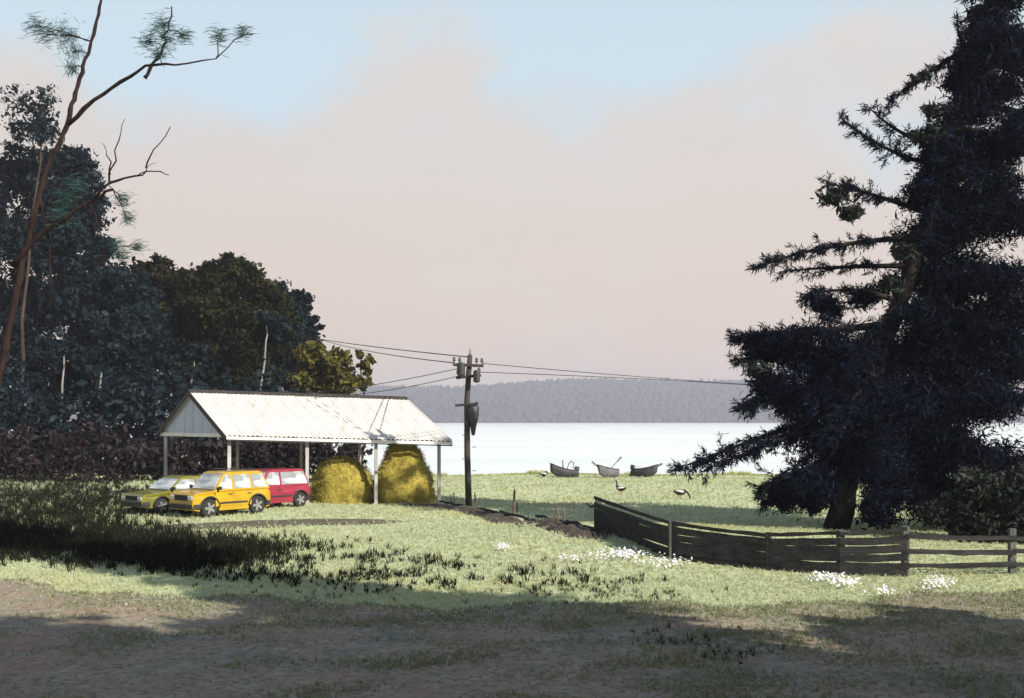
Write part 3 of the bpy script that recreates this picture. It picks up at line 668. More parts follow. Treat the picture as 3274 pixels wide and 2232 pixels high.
# corrugated roof sheets, one mesh for each slope
OV = .34; NS = 13; sw = (SL_ + .6) / NS
def sheet_mesh(s):
    mb = MB(); k = 20; vs = []
    va = -OV if s == 0 else SW + OV; vb = SW / 2
    sl_ = (SR - SE) / (SW / 2); za = SE + .22 - sl_ * OV; zb_ = SR + .2
    for th in (0, -.012):
        for (v, z) in ((va, za), (va * .5 + vb * .5, (za + zb_) / 2 - .006), (vb, zb_)):
            for j in range(k + 1):
                u = j / k * (sw + .035) - .02; vs.append(sh(u, v, z + .03 * math.cos(j / k * 2 * math.pi * 4) + th + .27 * u / SL_))
    fs = []
    for lay in (0, 1):
        for r_ in (0, 1):
            for j in range(k):
                a = lay * 3 * (k + 1) + r_ * (k + 1) + j; q = (a, a + 1, a + k + 2, a + k + 1); fs.append(q if lay == 0 else q[::-1])
    n3 = 3 * (k + 1)
    for j in range(k): fs.append((j, j + n3, j + n3 + 1, j + 1)); a = 2 * (k + 1) + j; fs.append((a, a + 1, a + n3 + 1, a + n3))
    mb.add(vs, fs); return mb.mesh('roof_sheet')
for s in (0, 1):
    me = sheet_mesh(s)
    for i in range(NS):
        o = link('roof_sheet', me, M['roof_white'], shed); u = -.3 + i * sw
        o.location = U * u + Vector((0, 0, -.27 * u / SL_ + (.012 if i % 2 else 0)))
mb = MB()
for s in (-1, 1): 
    mb.hexa([sh(-.34, SW / 2 + s * .0, SR + .265), sh(-.34, SW / 2 + s * .22, SR + .15), sh(SL_ + .34, SW / 2 + s * .22, SR + .15), sh(SL_ + .34, SW / 2, SR + .265),
             sh(-.34, SW / 2, SR + .285), sh(-.34, SW / 2 + s * .22, SR + .17), sh(SL_ + .34, SW / 2 + s * .22, SR + .17), sh(SL_ + .34, SW / 2, SR + .285)])
mb.build('ridge_cap', M['dark_trim'], shed)
for u0, sgn in ((-.1, -1), (SL_ + .05, 1)):          # gable boards, end to end along the width
    nb = 14; bw = SW / nb
    for i in range(nb):
        va, vb = i * bw + .012, (i + 1) * bw - .012; sl_ = (SR - SE) / (SW / 2); off = .012 * (i % 2) * sgn
        ta, tb = (SE + .12 + sl_ * min(v, SW - v) for v in (va, vb)); tm = None
        mb = MB(); q = [sh(u0 + off - .012, va, SE + .1), sh(u0 + off + .012, va, SE + .1), sh(u0 + off + .012, vb, SE + .1), sh(u0 + off - .012, vb, SE + .1)]
        mb.hexa(q + [sh(u0 + off - .012, va, max(ta, SE + .11)), sh(u0 + off + .012, va, max(ta, SE + .11)), sh(u0 + off + .012, vb, max(tb, SE + .11)), sh(u0 + off - .012, vb, max(tb, SE + .11))])
        mb.build('gable_board', M['lavender_board'], shed)
    ux = u0 + sgn * .06
    mb = MB(); mb.bar(sh(ux, -.2, SE + .03), sh(ux, SW + .2, SE + .03), .05, .17); mb.build('gable_rail', M['white_paint'], shed, .006)
    for s in (0, 1):
        ve = -OV if s == 0 else SW + OV; ze = SE + .1 - (SR - SE) / (SW / 2) * OV
        mb = MB(); mb.bar(sh(u0 + sgn * .23, ve, ze), sh(u0 + sgn * .23, SW / 2, SR + .1), .05, .20); mb.build('barge_board', M['dark_trim'], shed, .006)
mb = MB(); ze = SE + .1 - (SR - SE) / (SW / 2) * OV; mb.bar(sh(-.3, -OV - .05, ze + .02), sh(SL_ + .3, -OV - .05, ze + .02), .05, .13); mb.build('fascia', M['white_paint'], shed, .006)
mb = MB(); mb.bar(sh(-.3, -OV - .045, ze - .085), sh(SL_ + .3, -OV - .045, ze - .085), .07, .05); mb.build('eave_shadow_strip', M['dark_trim'], shed)  # dark bar added as the shadow line under the eave

# hay stacks
def hay(name, label, px, dist, prof, sx, sy, seed, tilt=0.0):
    f = onground(px, dist); t = thing(name, label, 'hay stack', f, 0, 'hay stacks kept under the shed')
    n = 36; vs, fs = [], []; hmax = prof[-1][1]; k = 0; rows = []
    for q in range(len(prof) - 1):
        for s in range(4): rows.append(tuple(prof[q][j] + (prof[q + 1][j] - prof[q][j]) * s / 4 for j in (0, 1)))
    rows.append(prof[-1])
    for r_, z in rows:
        for j in range(n):
            a_ = 2 * math.pi * j / n; c, s = math.cos(a_), math.sin(a_)
            w = 1 + .20 * nz3(c * 1.6 + seed, s * 1.6, z * 1.1) + .12 * nz3(c * 3.5 + seed, s * 3.5, z * 3.2)
            vs.append((r_ * w * c * sx + tilt * z, r_ * w * s * sy, z * (1 + .03 * nz3(c * 3, s * 3, seed))))
    for i in range(len(rows) - 1):
        for j in range(n): a, b_ = i * n + j, i * n + (j + 1) % n; fs.append((a, b_, b_ + n, a + n))
    fs.append(tuple((len(rows) - 1) * n + j for j in range(n)))
    mb = MB(); mb.add(vs, fs); mb.build('packed_hay', M['hay_core'], t, smooth=True)
    A = np.array(vs); i = rng.integers(0, len(A), 6500); P = A[i] + rng.normal(size=(6500, 3)) * .05
    D = unit(np.stack([rng.normal(size=6500), rng.normal(size=6500), rng.normal(size=6500) * .6 - .5], 1))
    P = np.concatenate([P, np.stack([rng.normal(size=900) * sx * prof[0][0] * .75, rng.normal(size=900) * sy * prof[0][0] * .75, rng.random(900) * .06], 1)])
    D = np.concatenate([D, unit(np.stack([rng.normal(size=900), rng.normal(size=900), rng.normal(size=900) * .15], 1))])
    V, Fc = cards(P, D, rng.uniform(.12, .42, len(P)), .022); o = link('loose_straw', npmesh('loose_straw', V, Fc, rng.random(len(P))), M['straw'], t)
hay('hay_stack', 'rounded mustard hay heap between the shed posts beside the red car', 1092, 50.6, [(1.42, -.1), (1.46, .35), (1.36, .9), (1.12, 1.45), (.7, 1.85), (.2, 2.02)], 1.0, .9, 3)
hay('hay_stack', 'taller bell-shaped yellow hay heap reaching the eave at the right post', 1296, 50.8, [(1.36, -.1), (1.38, .45), (1.33, 1.0), (1.18, 1.5), (.98, 1.95), (.78, 2.35), (.52, 2.7), (.15, 2.84)], 1.0, .85, 9, -.05)
# drum
f = onground(958, 49.6); t = thing('oil_drum', 'dark olive drum standing behind the red car by the shed post', 'drum', f); mb = MB()
mb.lathe([(.33, 0), (.345, .02), (.345, .05), (.33, .07), (.33, .38), (.35, .40), (.33, .42), (.33, .78), (.35, .80), (.33, .82), (.33, 1.22), (.345, 1.24), (.345, 1.27), (.31, 1.275), (.30, 1.25)], n=20)
mb.build('drum_body', M['drum_olive'], t, smooth=True); mb = MB(); mb.lathe([(.05, 1.25), (.05, 1.285), (.03, 1.29)], (.16, .05, 0), 10); mb.build('bung', M['black_metal'], t)

# ------------------------------------------------------------------ cars
def car(name, label, px, dist, head, paint, kind):
    f = onground(px, dist); t = thing(name, label, 'car', f, head, 'cars parked in front of the shed')
    Lh, W, zb, zbelt, zr, wr = kind['L'] / 2, kind['W'] / 2, .24, kind['belt'], kind['roof'], kind['wr']
    xf, xr = Lh - kind['fo'], -Lh + kind['ro']; ra = wr + .06
    def arch(xc, a0=0, a1=180): return [(xc + ra * math.cos(R(q)), wr + ra * math.sin(R(q))) for q in np.linspace(a0, a1, 11)]
    hood = kind['hood']; xw = kind['xw']            # hood height, foot of the windscreen
    lo = [(-Lh + .04, zb + .05)] + [p for p in [(xr - ra, zb)]] + arch(xr, 180, 0)[0:] + [(xr + ra, zb), (xf - ra, zb)] + arch(xf, 180, 0) + [(xf + ra, zb), (Lh - .05, zb + .06)]
    up = [(Lh, .48), (Lh - .03, hood - .14), (Lh - .14, hood - .05), (xw, zbelt)] + [(kind['xe'], zbelt)]
    up += [(-Lh + .12, kind['deck']), (-Lh + .02, kind['deck'] - .12), (-Lh, .5)]
    out = []
    for p in lo + up:
        p = (p[0], max(p[1], zb));
        if not out or math.hypot(p[0] - out[-1][0], p[1] - out[-1][1]) > .012: out.append(p)
    def wy(x, z):
        return W * (1 - .10 * max(0, (abs(x) - Lh + .7) / .7) ** 2) * (1 - .05 * max(0, (z - .75)) / .4 - .03 * max(0, .5 - z))
    N_ = len(out); mb = MB()
    vs = [(x, -wy(x, z), z) for x, z in out] + [(x, wy(x, z), z) for x, z in out]
    mb.add(vs, [tuple(range(N_ - 1, -1, -1)), tuple(range(N_, 2 * N_))] + [(i, (i + 1) % N_, (i + 1) % N_ + N_, i + N_) for i in range(N_)])
    mb.build('body', paint, t, .03, seg=3)
    # cabin
    pb = [(xw + .02, zbelt), (kind['xe'] - .02, zbelt)]; pt = [(kind['xt1'], zr - .05), (kind['xt1'] - .22, zr), (kind['xt0'] + .15, zr), (kind['xt0'], zr - .05)]
    def cy(z): return W * .955 - (W * .955 - kind['wt']) * (z - zbelt) / (zr - zbelt)
    cab = [pb[1], pb[0]] + pt; mb = MB(); n_ = len(cab)
    mb.add([(x, -cy(z), z - (.02 if z == zbelt else 0)) for x, z in cab] + [(x, cy(z), z - (.02 if z == zbelt else 0)) for x, z in cab],
           [tuple(range(n_ - 1, -1, -1)), tuple(range(n_, 2 * n_))] + [(i, (i + 1) % n_, (i + 1) % n_ + n_, i + n_) for i in range(n_)])
    mb.build('cabin', paint, t, .035, seg=3)
    def slab(q, nrm, th):
        nrm = Vector(nrm).normalized() * th; q = [Vector(p) for p in q]; m_ = MB()
        n2 = len(q); m_.add([p - nrm for p in q] + [p + nrm for p in q], [tuple(range(n2 - 1, -1, -1)), tuple(range(n2, 2 * n2))] + [(i, (i + 1) % n2, (i + 1) % n2 + n2, i + n2) for i in range(n2)]); return m_
    zl, zh = zbelt + .05, zr - .12
    def fx(z): return xw + .02 + (kind['xt1'] - xw - .02) * (z - zbelt) / (zr - .05 - zbelt)
    def bx(z): return kind['xe'] - .02 + (kind['xt0'] - kind['xe'] + .02) * (z - zbelt) / (zr - .05 - zbelt)
    cuts = kind['cuts']
    for s in (-1, 1):
        for i in range(len(cuts) - 1):
            a, b_ = cuts[i], cuts[i + 1]
            q = [(max(bx(zl) + .1, a + .05), zl), (min(fx(zl) - .10, b_ - .05), zl), (min(fx(zh) - .10, b_ - .05), zh), (max(bx(zh) + .08, a + .05), zh)]
            if s > 0: q = q[::-1]
            slab([(x, s * cy(z), z) for x, z in q], (0, s, .3), .014).build('side_window', M['car_glass'], t, .006)
        for i in range(kind['doors']):      # doors: thin panels proud of the body side
            a, b_ = cuts[-2 - i], cuts[-1 - i]; a, b_ = a + .012, min(b_, xw + .02) - .012
            q = [(a, .40), (b_, .40), (b_, zbelt - .05), (a, zbelt - .05)]
            if i == kind['doors'] - 1 and kind['doors'] > 1:
                q = [(max(a, xr + ra * .75), .40), (b_, .40), (b_, zbelt - .05), (a, zbelt - .05), (a, wr + ra + .02)]
            d = slab([(x, s * wy(x, z), z) for x, z in q], (0, s, 0), .011).build('door', paint, t, .004)
            m_ = MB(); m_.box((a + .14, s * (wy(a, .8) + .022), zbelt - .14), (.16, .03, .03)); m_.build('handle', M['dark_plastic'], d, .006)
        m_ = MB(); m_.box((0, s * (wy(0, .5) + .014), .52), ((xf - xr) - 2 * ra - .1, .03, .07)); m_.build('side_moulding', M['dark_plastic'], t, .01)
        m_ = MB(); m_.hexa([(xw - .18, s * (W * .95), zbelt + .02), (xw - .06, s * (W * .95), zbelt + .02), (xw - .08, s * (W + .17), zbelt + .04), (xw - .16, s * (W + .17), zbelt + .04),
                            (xw - .18, s * (W * .95), zbelt + .13), (xw - .06, s * (W * .95), zbelt + .13), (xw - .08, s * (W + .17), zbelt + .17), (xw - .16, s * (W + .17), zbelt + .17)]); m_.build('mirror', M['dark_plastic'], t, .012)
        m_ = MB(); m_.box((Lh - .035, s * W * .68, hood - .22), (.07, .30, .15)); m_.build('headlight', M['lamp_glass'], t, .025)
        m_ = MB(); m_.box((-Lh + .02, s * W * .80, kind['deck'] - .26), (.07, .16, .26)); m_.build('tail_light', M['tail_glass'], t, .02)
        for xc in (xf, xr):
            wh = bpy.data.objects.new('wheel', None); C.objects.link(wh); wh.parent = t; wh.location = (xc, s * (W - .10), wr)
            m_ = MB(); m_.lathe([(wr * .62, -.1), (wr * .9, -.105), (wr * .985, -.08), (wr, -.05), (wr, .05), (wr * .985, .08), (wr * .9, .105), (wr * .62, .1)], n=26, axis='y'); m_.build('tyre', M['rubber'], wh, smooth=True)
            m_ = MB(); m_.lathe([(wr * .63, -.085), (wr * .63, .085)], n=22, axis='y'); m_.lathe([(.07, -.112), (.07, .112)], n=12, axis='y')
            for k in range(5):
                a_ = k * 2 * math.pi / 5
                for ss in (-1, 1): m_.bar((.05 * math.cos(a_), ss * .093, .05 * math.sin(a_)), (wr * .62 * math.cos(a_), ss * .098, wr * .62 * math.sin(a_)), .022, .09, (math.cos(a_ + 1.57), 0, math.sin(a_ + 1.57)))
            m_.build('rim', M['rim'], wh)
            m_ = MB(); pa = [(xc + (ra + .015) * math.cos(R(q)), s * (wy(xc, .6) + .012), wr + (ra + .015) * math.sin(R(q))) for q in np.linspace(4, 176, 15)]; m_.tube(pa, .03, 6); m_.build('wheel_arch', M['dark_plastic'], t, smooth=True)
    qx = lambda z: fx(z) + .012
    slab([(qx(zl), -cy(zl) * .88, zl), (qx(zl), cy(zl) * .88, zl), (qx(zh + .03), cy(zh) * .88, zh + .03), (qx(zh + .03), -cy(zh) * .88, zh + .03)], (zr - zbelt, 0, xw - kind['xt1']), .01).build('windscreen', M['car_glass'], t, .005)
    qx = lambda z: bx(z) - .012
    slab([(qx(zl), -cy(zl) * .85, zl), (qx(zl), cy(zl) * .85, zl), (qx(zh), cy(zh) * .85, zh), (qx(zh), -cy(zh) * .85, zh)][::-1], (-(zr - zbelt), 0, kind['xt0'] - kind['xe']), .01).build('rear_window', M['car_glass'], t, .005)
    for x, nm in ((Lh - .02, 'bumper'), (-Lh + .02, 'bumper')):
        sg_ = 1 if x > 0 else -1; m_ = MB(); pts = [(x - sg_ * .28, -W - .0, .42), (x - sg_ * .03, -W * .88, .42), (x + sg_ * .04, -W * .4, .42), (x + sg_ * .04, W * .4, .42), (x - sg_ * .03, W * .88, .42), (x - sg_ * .28, W, .42)]
        for p, q in zip(pts[:-1], pts[1:]): m_.bar(p, q, .10, .18)
        m_.build(nm, M['dark_plastic'], t, .02)
    m_ = MB()
    for k in range(4): m_.box((Lh - .01, 0, hood - .29 + k * .045), (.03, W * .95, .018))
    m_.box((Lh - .022, 0, hood - .22), (.02, W * 1.0, .21)); m_.build('grille', M['dark_plastic'], t)
    for s in (-1, 1):
        if kind.get('rack'):
            m_ = MB(); m_.tube([(kind['xt0'] + .2, s * kind['wt'] * .82, zr), (kind['xt0'] + .25, s * kind['wt'] * .82, zr + .07), (kind['xt1'] - .35, s * kind['wt'] * .82, zr + .07), (kind['xt1'] - .3, s * kind['wt'] * .82, zr)], .018, 6); m_.build('roof_rail', M['dark_plastic'], t)
    return t
wagon = dict(L=3.5, W=1.70, belt=.98, roof=1.66, wr=.35, fo=.70, ro=.66, hood=.96, xw=.80, xe=-1.69, deck=.95, xt1=.34, xt0=-1.42, wt=.66, cuts=[-1.62, -.84, .0, .82], doors=2, rack=True)
sedan = dict(L=4.0, W=1.70, belt=.88, roof=1.41, wr=.31, fo=.82, ro=.92, hood=.84, xw=.86, xe=-1.36, deck=.87, xt1=.25, xt0=-.85, wt=.60, cuts=[-1.28, -.38, .89], doors=2)
hatch = dict(L=3.4, W=1.72, belt=.94, roof=1.62, wr=.32, fo=.72, ro=.58, hood=.92, xw=.86, xe=-1.62, deck=.92, xt1=.45, xt0=-1.42, wt=.66, cuts=[-1.56, -.12, .88], doors=1)
HD = math.atan2(-.76, -.65)
car('parked_car', 'olive green saloon car parked leftmost, partly hidden by the yellow wagon', 566, 43.6, HD, M['olive_paint'], sedan)
car('parked_car', 'mustard yellow wagon car with roof rails, parked in the middle', 706, 42.0, HD, M['yellow_paint'], wagon)
car('parked_car', 'crimson red hatchback car parked just behind the yellow wagon', 852, 46.0, HD, M['red_paint'], hatch)

# ------------------------------------------------------------------ power line
DP = 46.2
def pole_base(px, d): f = onground(px, d); return f
f = onground(1500, DP); pole = thing('utility_pole', 'leaning dark power pole with crossarms and transformer right of the shed', 'utility pole', f)
def pq(px, py, dy=0): return at(px, py, DP + dy) - f
mb = MB(); pts = [(0, 0, -.4), pq(1494, 1450), pq(1493, 1290), pq(1498, 1200), pq(1503, 1135)]; mb.tube(pts, [.14, .13, .12, .115, .10], 12); mb.build('shaft', M['pole_wood'], pole, smooth=True)
mb = MB(); mb.tube([pq(1503, 1138), pq(1503, 1114)], [.05, .006], 8); mb.build('spike', M['black_metal'], pole)
top = []
for (xa, ya), (xb, yb) in (((1448, 1166), (1546, 1170)), ((1458, 1208), (1538, 1200))):
    mb = MB(); mb.bar(pq(xa, ya, -.16), pq(xb, yb, -.16), .10, .12); mb.build('crossarm', M['pole_wood'], pole, .01)
for q in ((1452, 1166), (1470, 1167), (1524, 1169), (1541, 1170), (1464, 1207), (1532, 1200)):
    c = pq(*q, -.16); mb = MB(); mb.lathe([(.02, .05), (.02, .14), (.06, .15), (.075, .19), (.05, .22), (.065, .26), (.045, .31), (.02, .33)], c, 10); mb.build('insulator', M['porcelain'], pole, smooth=True)
for (xa, ya, w, hgt) in ((1474, 1181, .34, .52), (1524, 1204, .28, .46)):
    c = pq(xa, ya, -.42); mb = MB(); mb.lathe([(.02, -hgt / 2 - .03), (w * .42, -hgt / 2), (w * .5, -hgt / 2 + .04), (w * .5, hgt / 2 - .04), (w * .45, hgt / 2), (w * .2, hgt / 2 + .04)], c, 14); mb.bar(c + Vector((0, 0, hgt * .2)), c + Vector((0, .36, hgt * .2)), .06, .06); mb.build('fuse_can', M['black_metal'], pole, smooth=False)
mb = MB(); mb.bar(pq(1455, 1297, -.14), pq(1530, 1290, -.14), .09, .10); mb.build('bracket', M['black_metal'], pole, .008)
c = pq(1513, 1338, -.05); mb = MB(); mb.lathe([(.03, -.72), (.08, -.66), (.12, -.4), (.20, -.05), (.25, .15), (.25, .48), (.22, .52), (.10, .56)], c, 16); mb.lathe([(.03, .5), (.05, .62), (.03, .7)], c + Vector((.12, 0, 0)), 8); mb.build('transformer', M['black_metal'], pole, smooth=True)
for k in range(5):
    z = 1.6 + k * .5
    mb = MB(); mb.tube([(-.13, -.03, z), (-.30, -.06, z)] if k % 2 else [(.13, -.03, z), (.30, -.06, z)], .014, 6); mb.build('climbing_step', M['black_metal'], pole)
# the next poles of the line: one inside the wood, one behind the conifer
def far_pole(name, label, px, d, hgt, arm):
    f2 = onground(px, d); t = thing(name, label, 'utility pole', f2, 0); mb = MB(); mb.tube([(0, 0, -.3), (0, 0, hgt)], [.15, .10], 10); mb.build('shaft', M['pole_wood'], t, smooth=True)
    mb = MB(); mb.bar((-arm, -.12, hgt - .35), (arm, -.12, hgt - .35), .1, .12); mb.build('crossarm', M['pole_wood'], t)
    for x in (-arm * .9, arm * .9):
        mb = MB(); mb.lathe([(.02, 0), (.07, .05), (.05, .12), (.06, .17), (.02, .22)], (x, -.12, hgt - .29), 8); mb.build('insulator', M['porcelain'], t)
    return f2
pl = at(960, 1066, 91); pr = at(2760, 1252, 66)
gl_ = onground(960, 91); gr_ = onground(2760, 66)
far_pole('utility_pole', 'tall power pole half hidden in the right end of the wood', 960, 91, pl.z - gl_.z + .1, 1.0)
far_pole('utility_pole', 'power pole hidden behind the huge conifer', 2760, 66, pr.z - gr_.z + .1, .9)
def wire(label, p, q, sag, r=.017):
    mb = MB(); pts = []
    for k in range(17):
        u = k / 16; v = p.lerp(q, u); v.z -= sag * 4 * u * (1 - u); pts.append(v - p)
    mb.tube(pts, r, 5, False); me = mb.mesh('wire'); o = link('power_wire', me, M['wire']); o.location = p
    tag(o, label, 'wire', 'overhead power wires'); return o
wire('uppermost power wire running left from the pole top into the wood', at(1502, 1142, DP), pl + Vector((-.9, -.12, -.05)), .12, .024)
wire('second power wire running left from the left end of the top crossarm', at(1450, 1160, DP - .16), pl + Vector((.9, -.12, -.25)), .25, .022)
wire('lower drop wire falling left from the pole to the shed ridge', at(1466, 1178, DP - .3), S0 + sh(4.6, SW / 2, SR + .22), .12, .016)
wire('lowest drop wire falling left from the second crossarm to the shed roof', at(1464, 1203, DP - .16), S0 + sh(5.2, SW / 2 - .3, SR + .08), .16, .016)
wire('upper power wire running right from the pole to the conifer', at(1541, 1162, DP - .16), pr + Vector((.8, -.12, .0)), .12, .016)
wire('lower power wire running right from the pole to the conifer', at(1534, 1190, DP - .16), pr + Vector((-.8, -.12, -.08)), -.12, .016)

# ------------------------------------------------------------------ earth bank and stakes
def bank(label, pts, w, h, seed):
    vs = []; nu = 14 * (len(pts) - 1); nv = 11; P = [Vector(p) for p in pts]
    for i in range(nu + 1):
        g = i / nu * (len(P) - 1); k = min(int(g), len(P) - 2); p = P[k].lerp(P[k + 1], g - k); d = (P[k + 1] - P[k]); d.z = 0; d.normalize(); s = Vector((-d.y, d.x, 0))
        e = min(1, 5 * i / nu, 5 * (nu - i) / nu)
        for j in range(nv):
            v = j / (nv - 1) * 2 - 1; q = p + s * (v * w * (1 + .3 * nz3(g * 3 + seed, v)) * (.5 + .5 * e))
            z = h * e * max(0, 1 - abs(v) ** 1.8) * (1 + .6 * nz3(q.x * .9 + seed, q.y * .9)) + .10 * nz3(q.x * 3, q.y * 3, seed) * (1 - v * v) - .06 * max(0, nz3(q.x * 1.7, q.y * 1.7, 4))
            vs.append((q.x, q.y, float(gz(q.x, q.y)) + z - (.03 if abs(v) > .95 else 0)))
    fs = [(i * nv + j, i * nv + j + 1, (i + 1) * nv + j + 1, (i + 1) * nv + j) for i in range(nu) for j in range(nv - 1)]
    mb = MB(); mb.add(vs, fs); o = mb.build('earth_bank', M['soil'], None, smooth=True, kind='structure'); tag(o, label); return o
bank('worn brown earth bank running from the right shed post past the pole', [gp(1190, 1606), gp(1400, 1622), gp(1500, 1634), gp(1590, 1655), gp(1690, 1685)], .75, .15, 1)
bank('worn brown earth bank running up to the first fence post', [gp(1700, 1660), gp(1770, 1680), gp(1850, 1704), gp(1925, 1726)], .75, .17, 5)
for px, pb, pt, lab in ((1443, 1606, 1585, 'short stub stake on the bank left of the pole'), (1454, 1606, 1572, 'thin stake on the bank left of the pole'), (1521, 1622, 1572, 'wooden stake just right of the pole foot'), (1641, 1650, 1562, 'tallest wooden stake on the brown bank'),
                        (1655, 1648, 1604, 'short leaning stake beside the tallest stake'), (1786, 1676, 1612, 'left one of two thin stakes on the right bank'), (1802, 1678, 1617, 'right one of two thin stakes on the right bank')):
    g = gp(px, pb + 8); d = g.y; hgt = (pb + 8 - pt) / F * d; t = thing('stake', lab, 'stake', g, 0, 'wooden stakes along the earth bank'); mb = MB()
    r = .05 if hgt > .8 else .03; ln_ = random.uniform(-.06, .06); mb.tube([(0, 0, -.25), (ln_ * .5, 0, hgt * .5), (ln_, 0, hgt * .9), (ln_, 0, hgt)], [r, r, r * .85, r * .25], 7); mb.build('shaft', M['timber'], t)

for lab, a_, b_ in (('fallen grey rail lying along the bank right of the pole', (1530, 1640), (1630, 1662)), ('long fallen rail lying on the bank near the tallest stake', (1600, 1652), (1690, 1676)),
                    ('fallen rail on the right bank under the two thin stakes', (1715, 1664), (1815, 1688)), ('fallen rail lying against the first fence post', (1810, 1684), (1905, 1712)), ('fallen rail at the foot of the right shed post', (1405, 1618), (1495, 1632))):
    p, q = gp(*a_), gp(*b_); p.z += .20; q.z += .17; t = thing('fallen_rail', lab, 'rail', p, 0, 'fallen fence rails on the earth bank'); mb = MB(); n_ = 7
    mb.tube([(q - p) * (k / n_) + Vector((random.gauss(0, .02), random.gauss(0, .02), random.gauss(0, .025))) for k in range(n_ + 1)], [.055 * random.uniform(.8, 1.15) for _ in range(n_ + 1)], 6); mb.build('rail', M['fence_wood'], t)

# ------------------------------------------------------------------ board fence
posts = [(1911, 1694, 1592, .19, -.10), (2152, 1786, 1664, .24, .02), (2457, 1822, 1702, .15, 0), (2688, 1838, 1694, .17, .03), (2894, 1842, 1682, .16, -.02), (3236, 1836, 1690, .16, .02), (3560, 1826, 1690, .16, 0)]
fg = gp(2152, 1786); fence = thing('board_fence', 'dark weathered board fence curving across the grass to the right', 'fence', fg)
PB = []
for px, pb, pt, w, ln_ in posts:
    g = gp(px, pb); hgt = (pb - pt) / F * g.y; PB.append((g, hgt)); b0 = g - fg
    mb = MB(); mb.bar(b0 + Vector((0, 0, -.4)), b0 + Vector((-ln_ * .2, 0, hgt)), w, w * .85, (0, 1, 0)); o = mb.build('post', M['fence_post'], fence, .015)
mb = MB(); b0 = PB[0][0] - fg; mb.tube([b0 + Vector((.02, 0, .75)), b0 + Vector((-.22, .05, .68)), b0 + Vector((-.33, .05, .80))], [.04, .035, .02], 6); mb.build('broken_rail_end', M['fence_wood'], fence)
for i in range(len(PB) - 1):
    (ga, ha), (gb, hb) = PB[i], PB[i + 1]; d = gb - ga; side = Vector((d.y, -d.x, 0)).normalized(); 
    if side.y > 0: side = -side
    rows = [(.94, .09), (.745, .17), (.57, .18), (.395, .18), (.22, .175), (.055, .16)] if i < 4 else [(.80, .11), (.50, .11), (.22, .11)]
    for k, (fz, bh) in enumerate(rows):
        j = random.uniform(-.018, .018); e1, e2 = (0, 0) if i else (.02, .02)
        if i == 0 and k == 0: e1 = .06
        pa = ga - fg + side * .10 + Vector((0, 0, ha * fz + j + e1)); pb_ = gb - fg + side * .13 + Vector((0, 0, hb * fz + random.uniform(-.02, .02)))
        ext = d.normalized() * .05; n_ = 6; mb = MB()
        pts = [pa.lerp(pb_, q / n_) + Vector((0, 0, -.02 * math.sin(math.pi * q / n_) + random.gauss(0, .004))) for q in range(n_ + 1)]
        pts[0] -= ext * .4; pts[-1] += ext * .4 - side * 0
        vs, fs = [], []
        for p in pts:
            hh_ = bh / 2 + random.gauss(0, .006); vs += [p + side * .014 + Vector((0, 0, -hh_)), p - side * .014 + Vector((0, 0, -hh_)), p - side * .014 + Vector((0, 0, hh_)), p + side * .014 + Vector((0, 0, hh_))]
        for q in range(n_):
            for c_ in range(4): fs.append((q * 4 + c_, q * 4 + (c_ + 1) % 4, q * 4 + 4 + (c_ + 1) % 4, q * 4 + 4 + c_))
        fs += [(0, 1, 2, 3), tuple(n_ * 4 + c_ for c_ in (3, 2, 1, 0))]
        mb.add(vs, fs); mb.build('board', M['fence_wood'], fence)

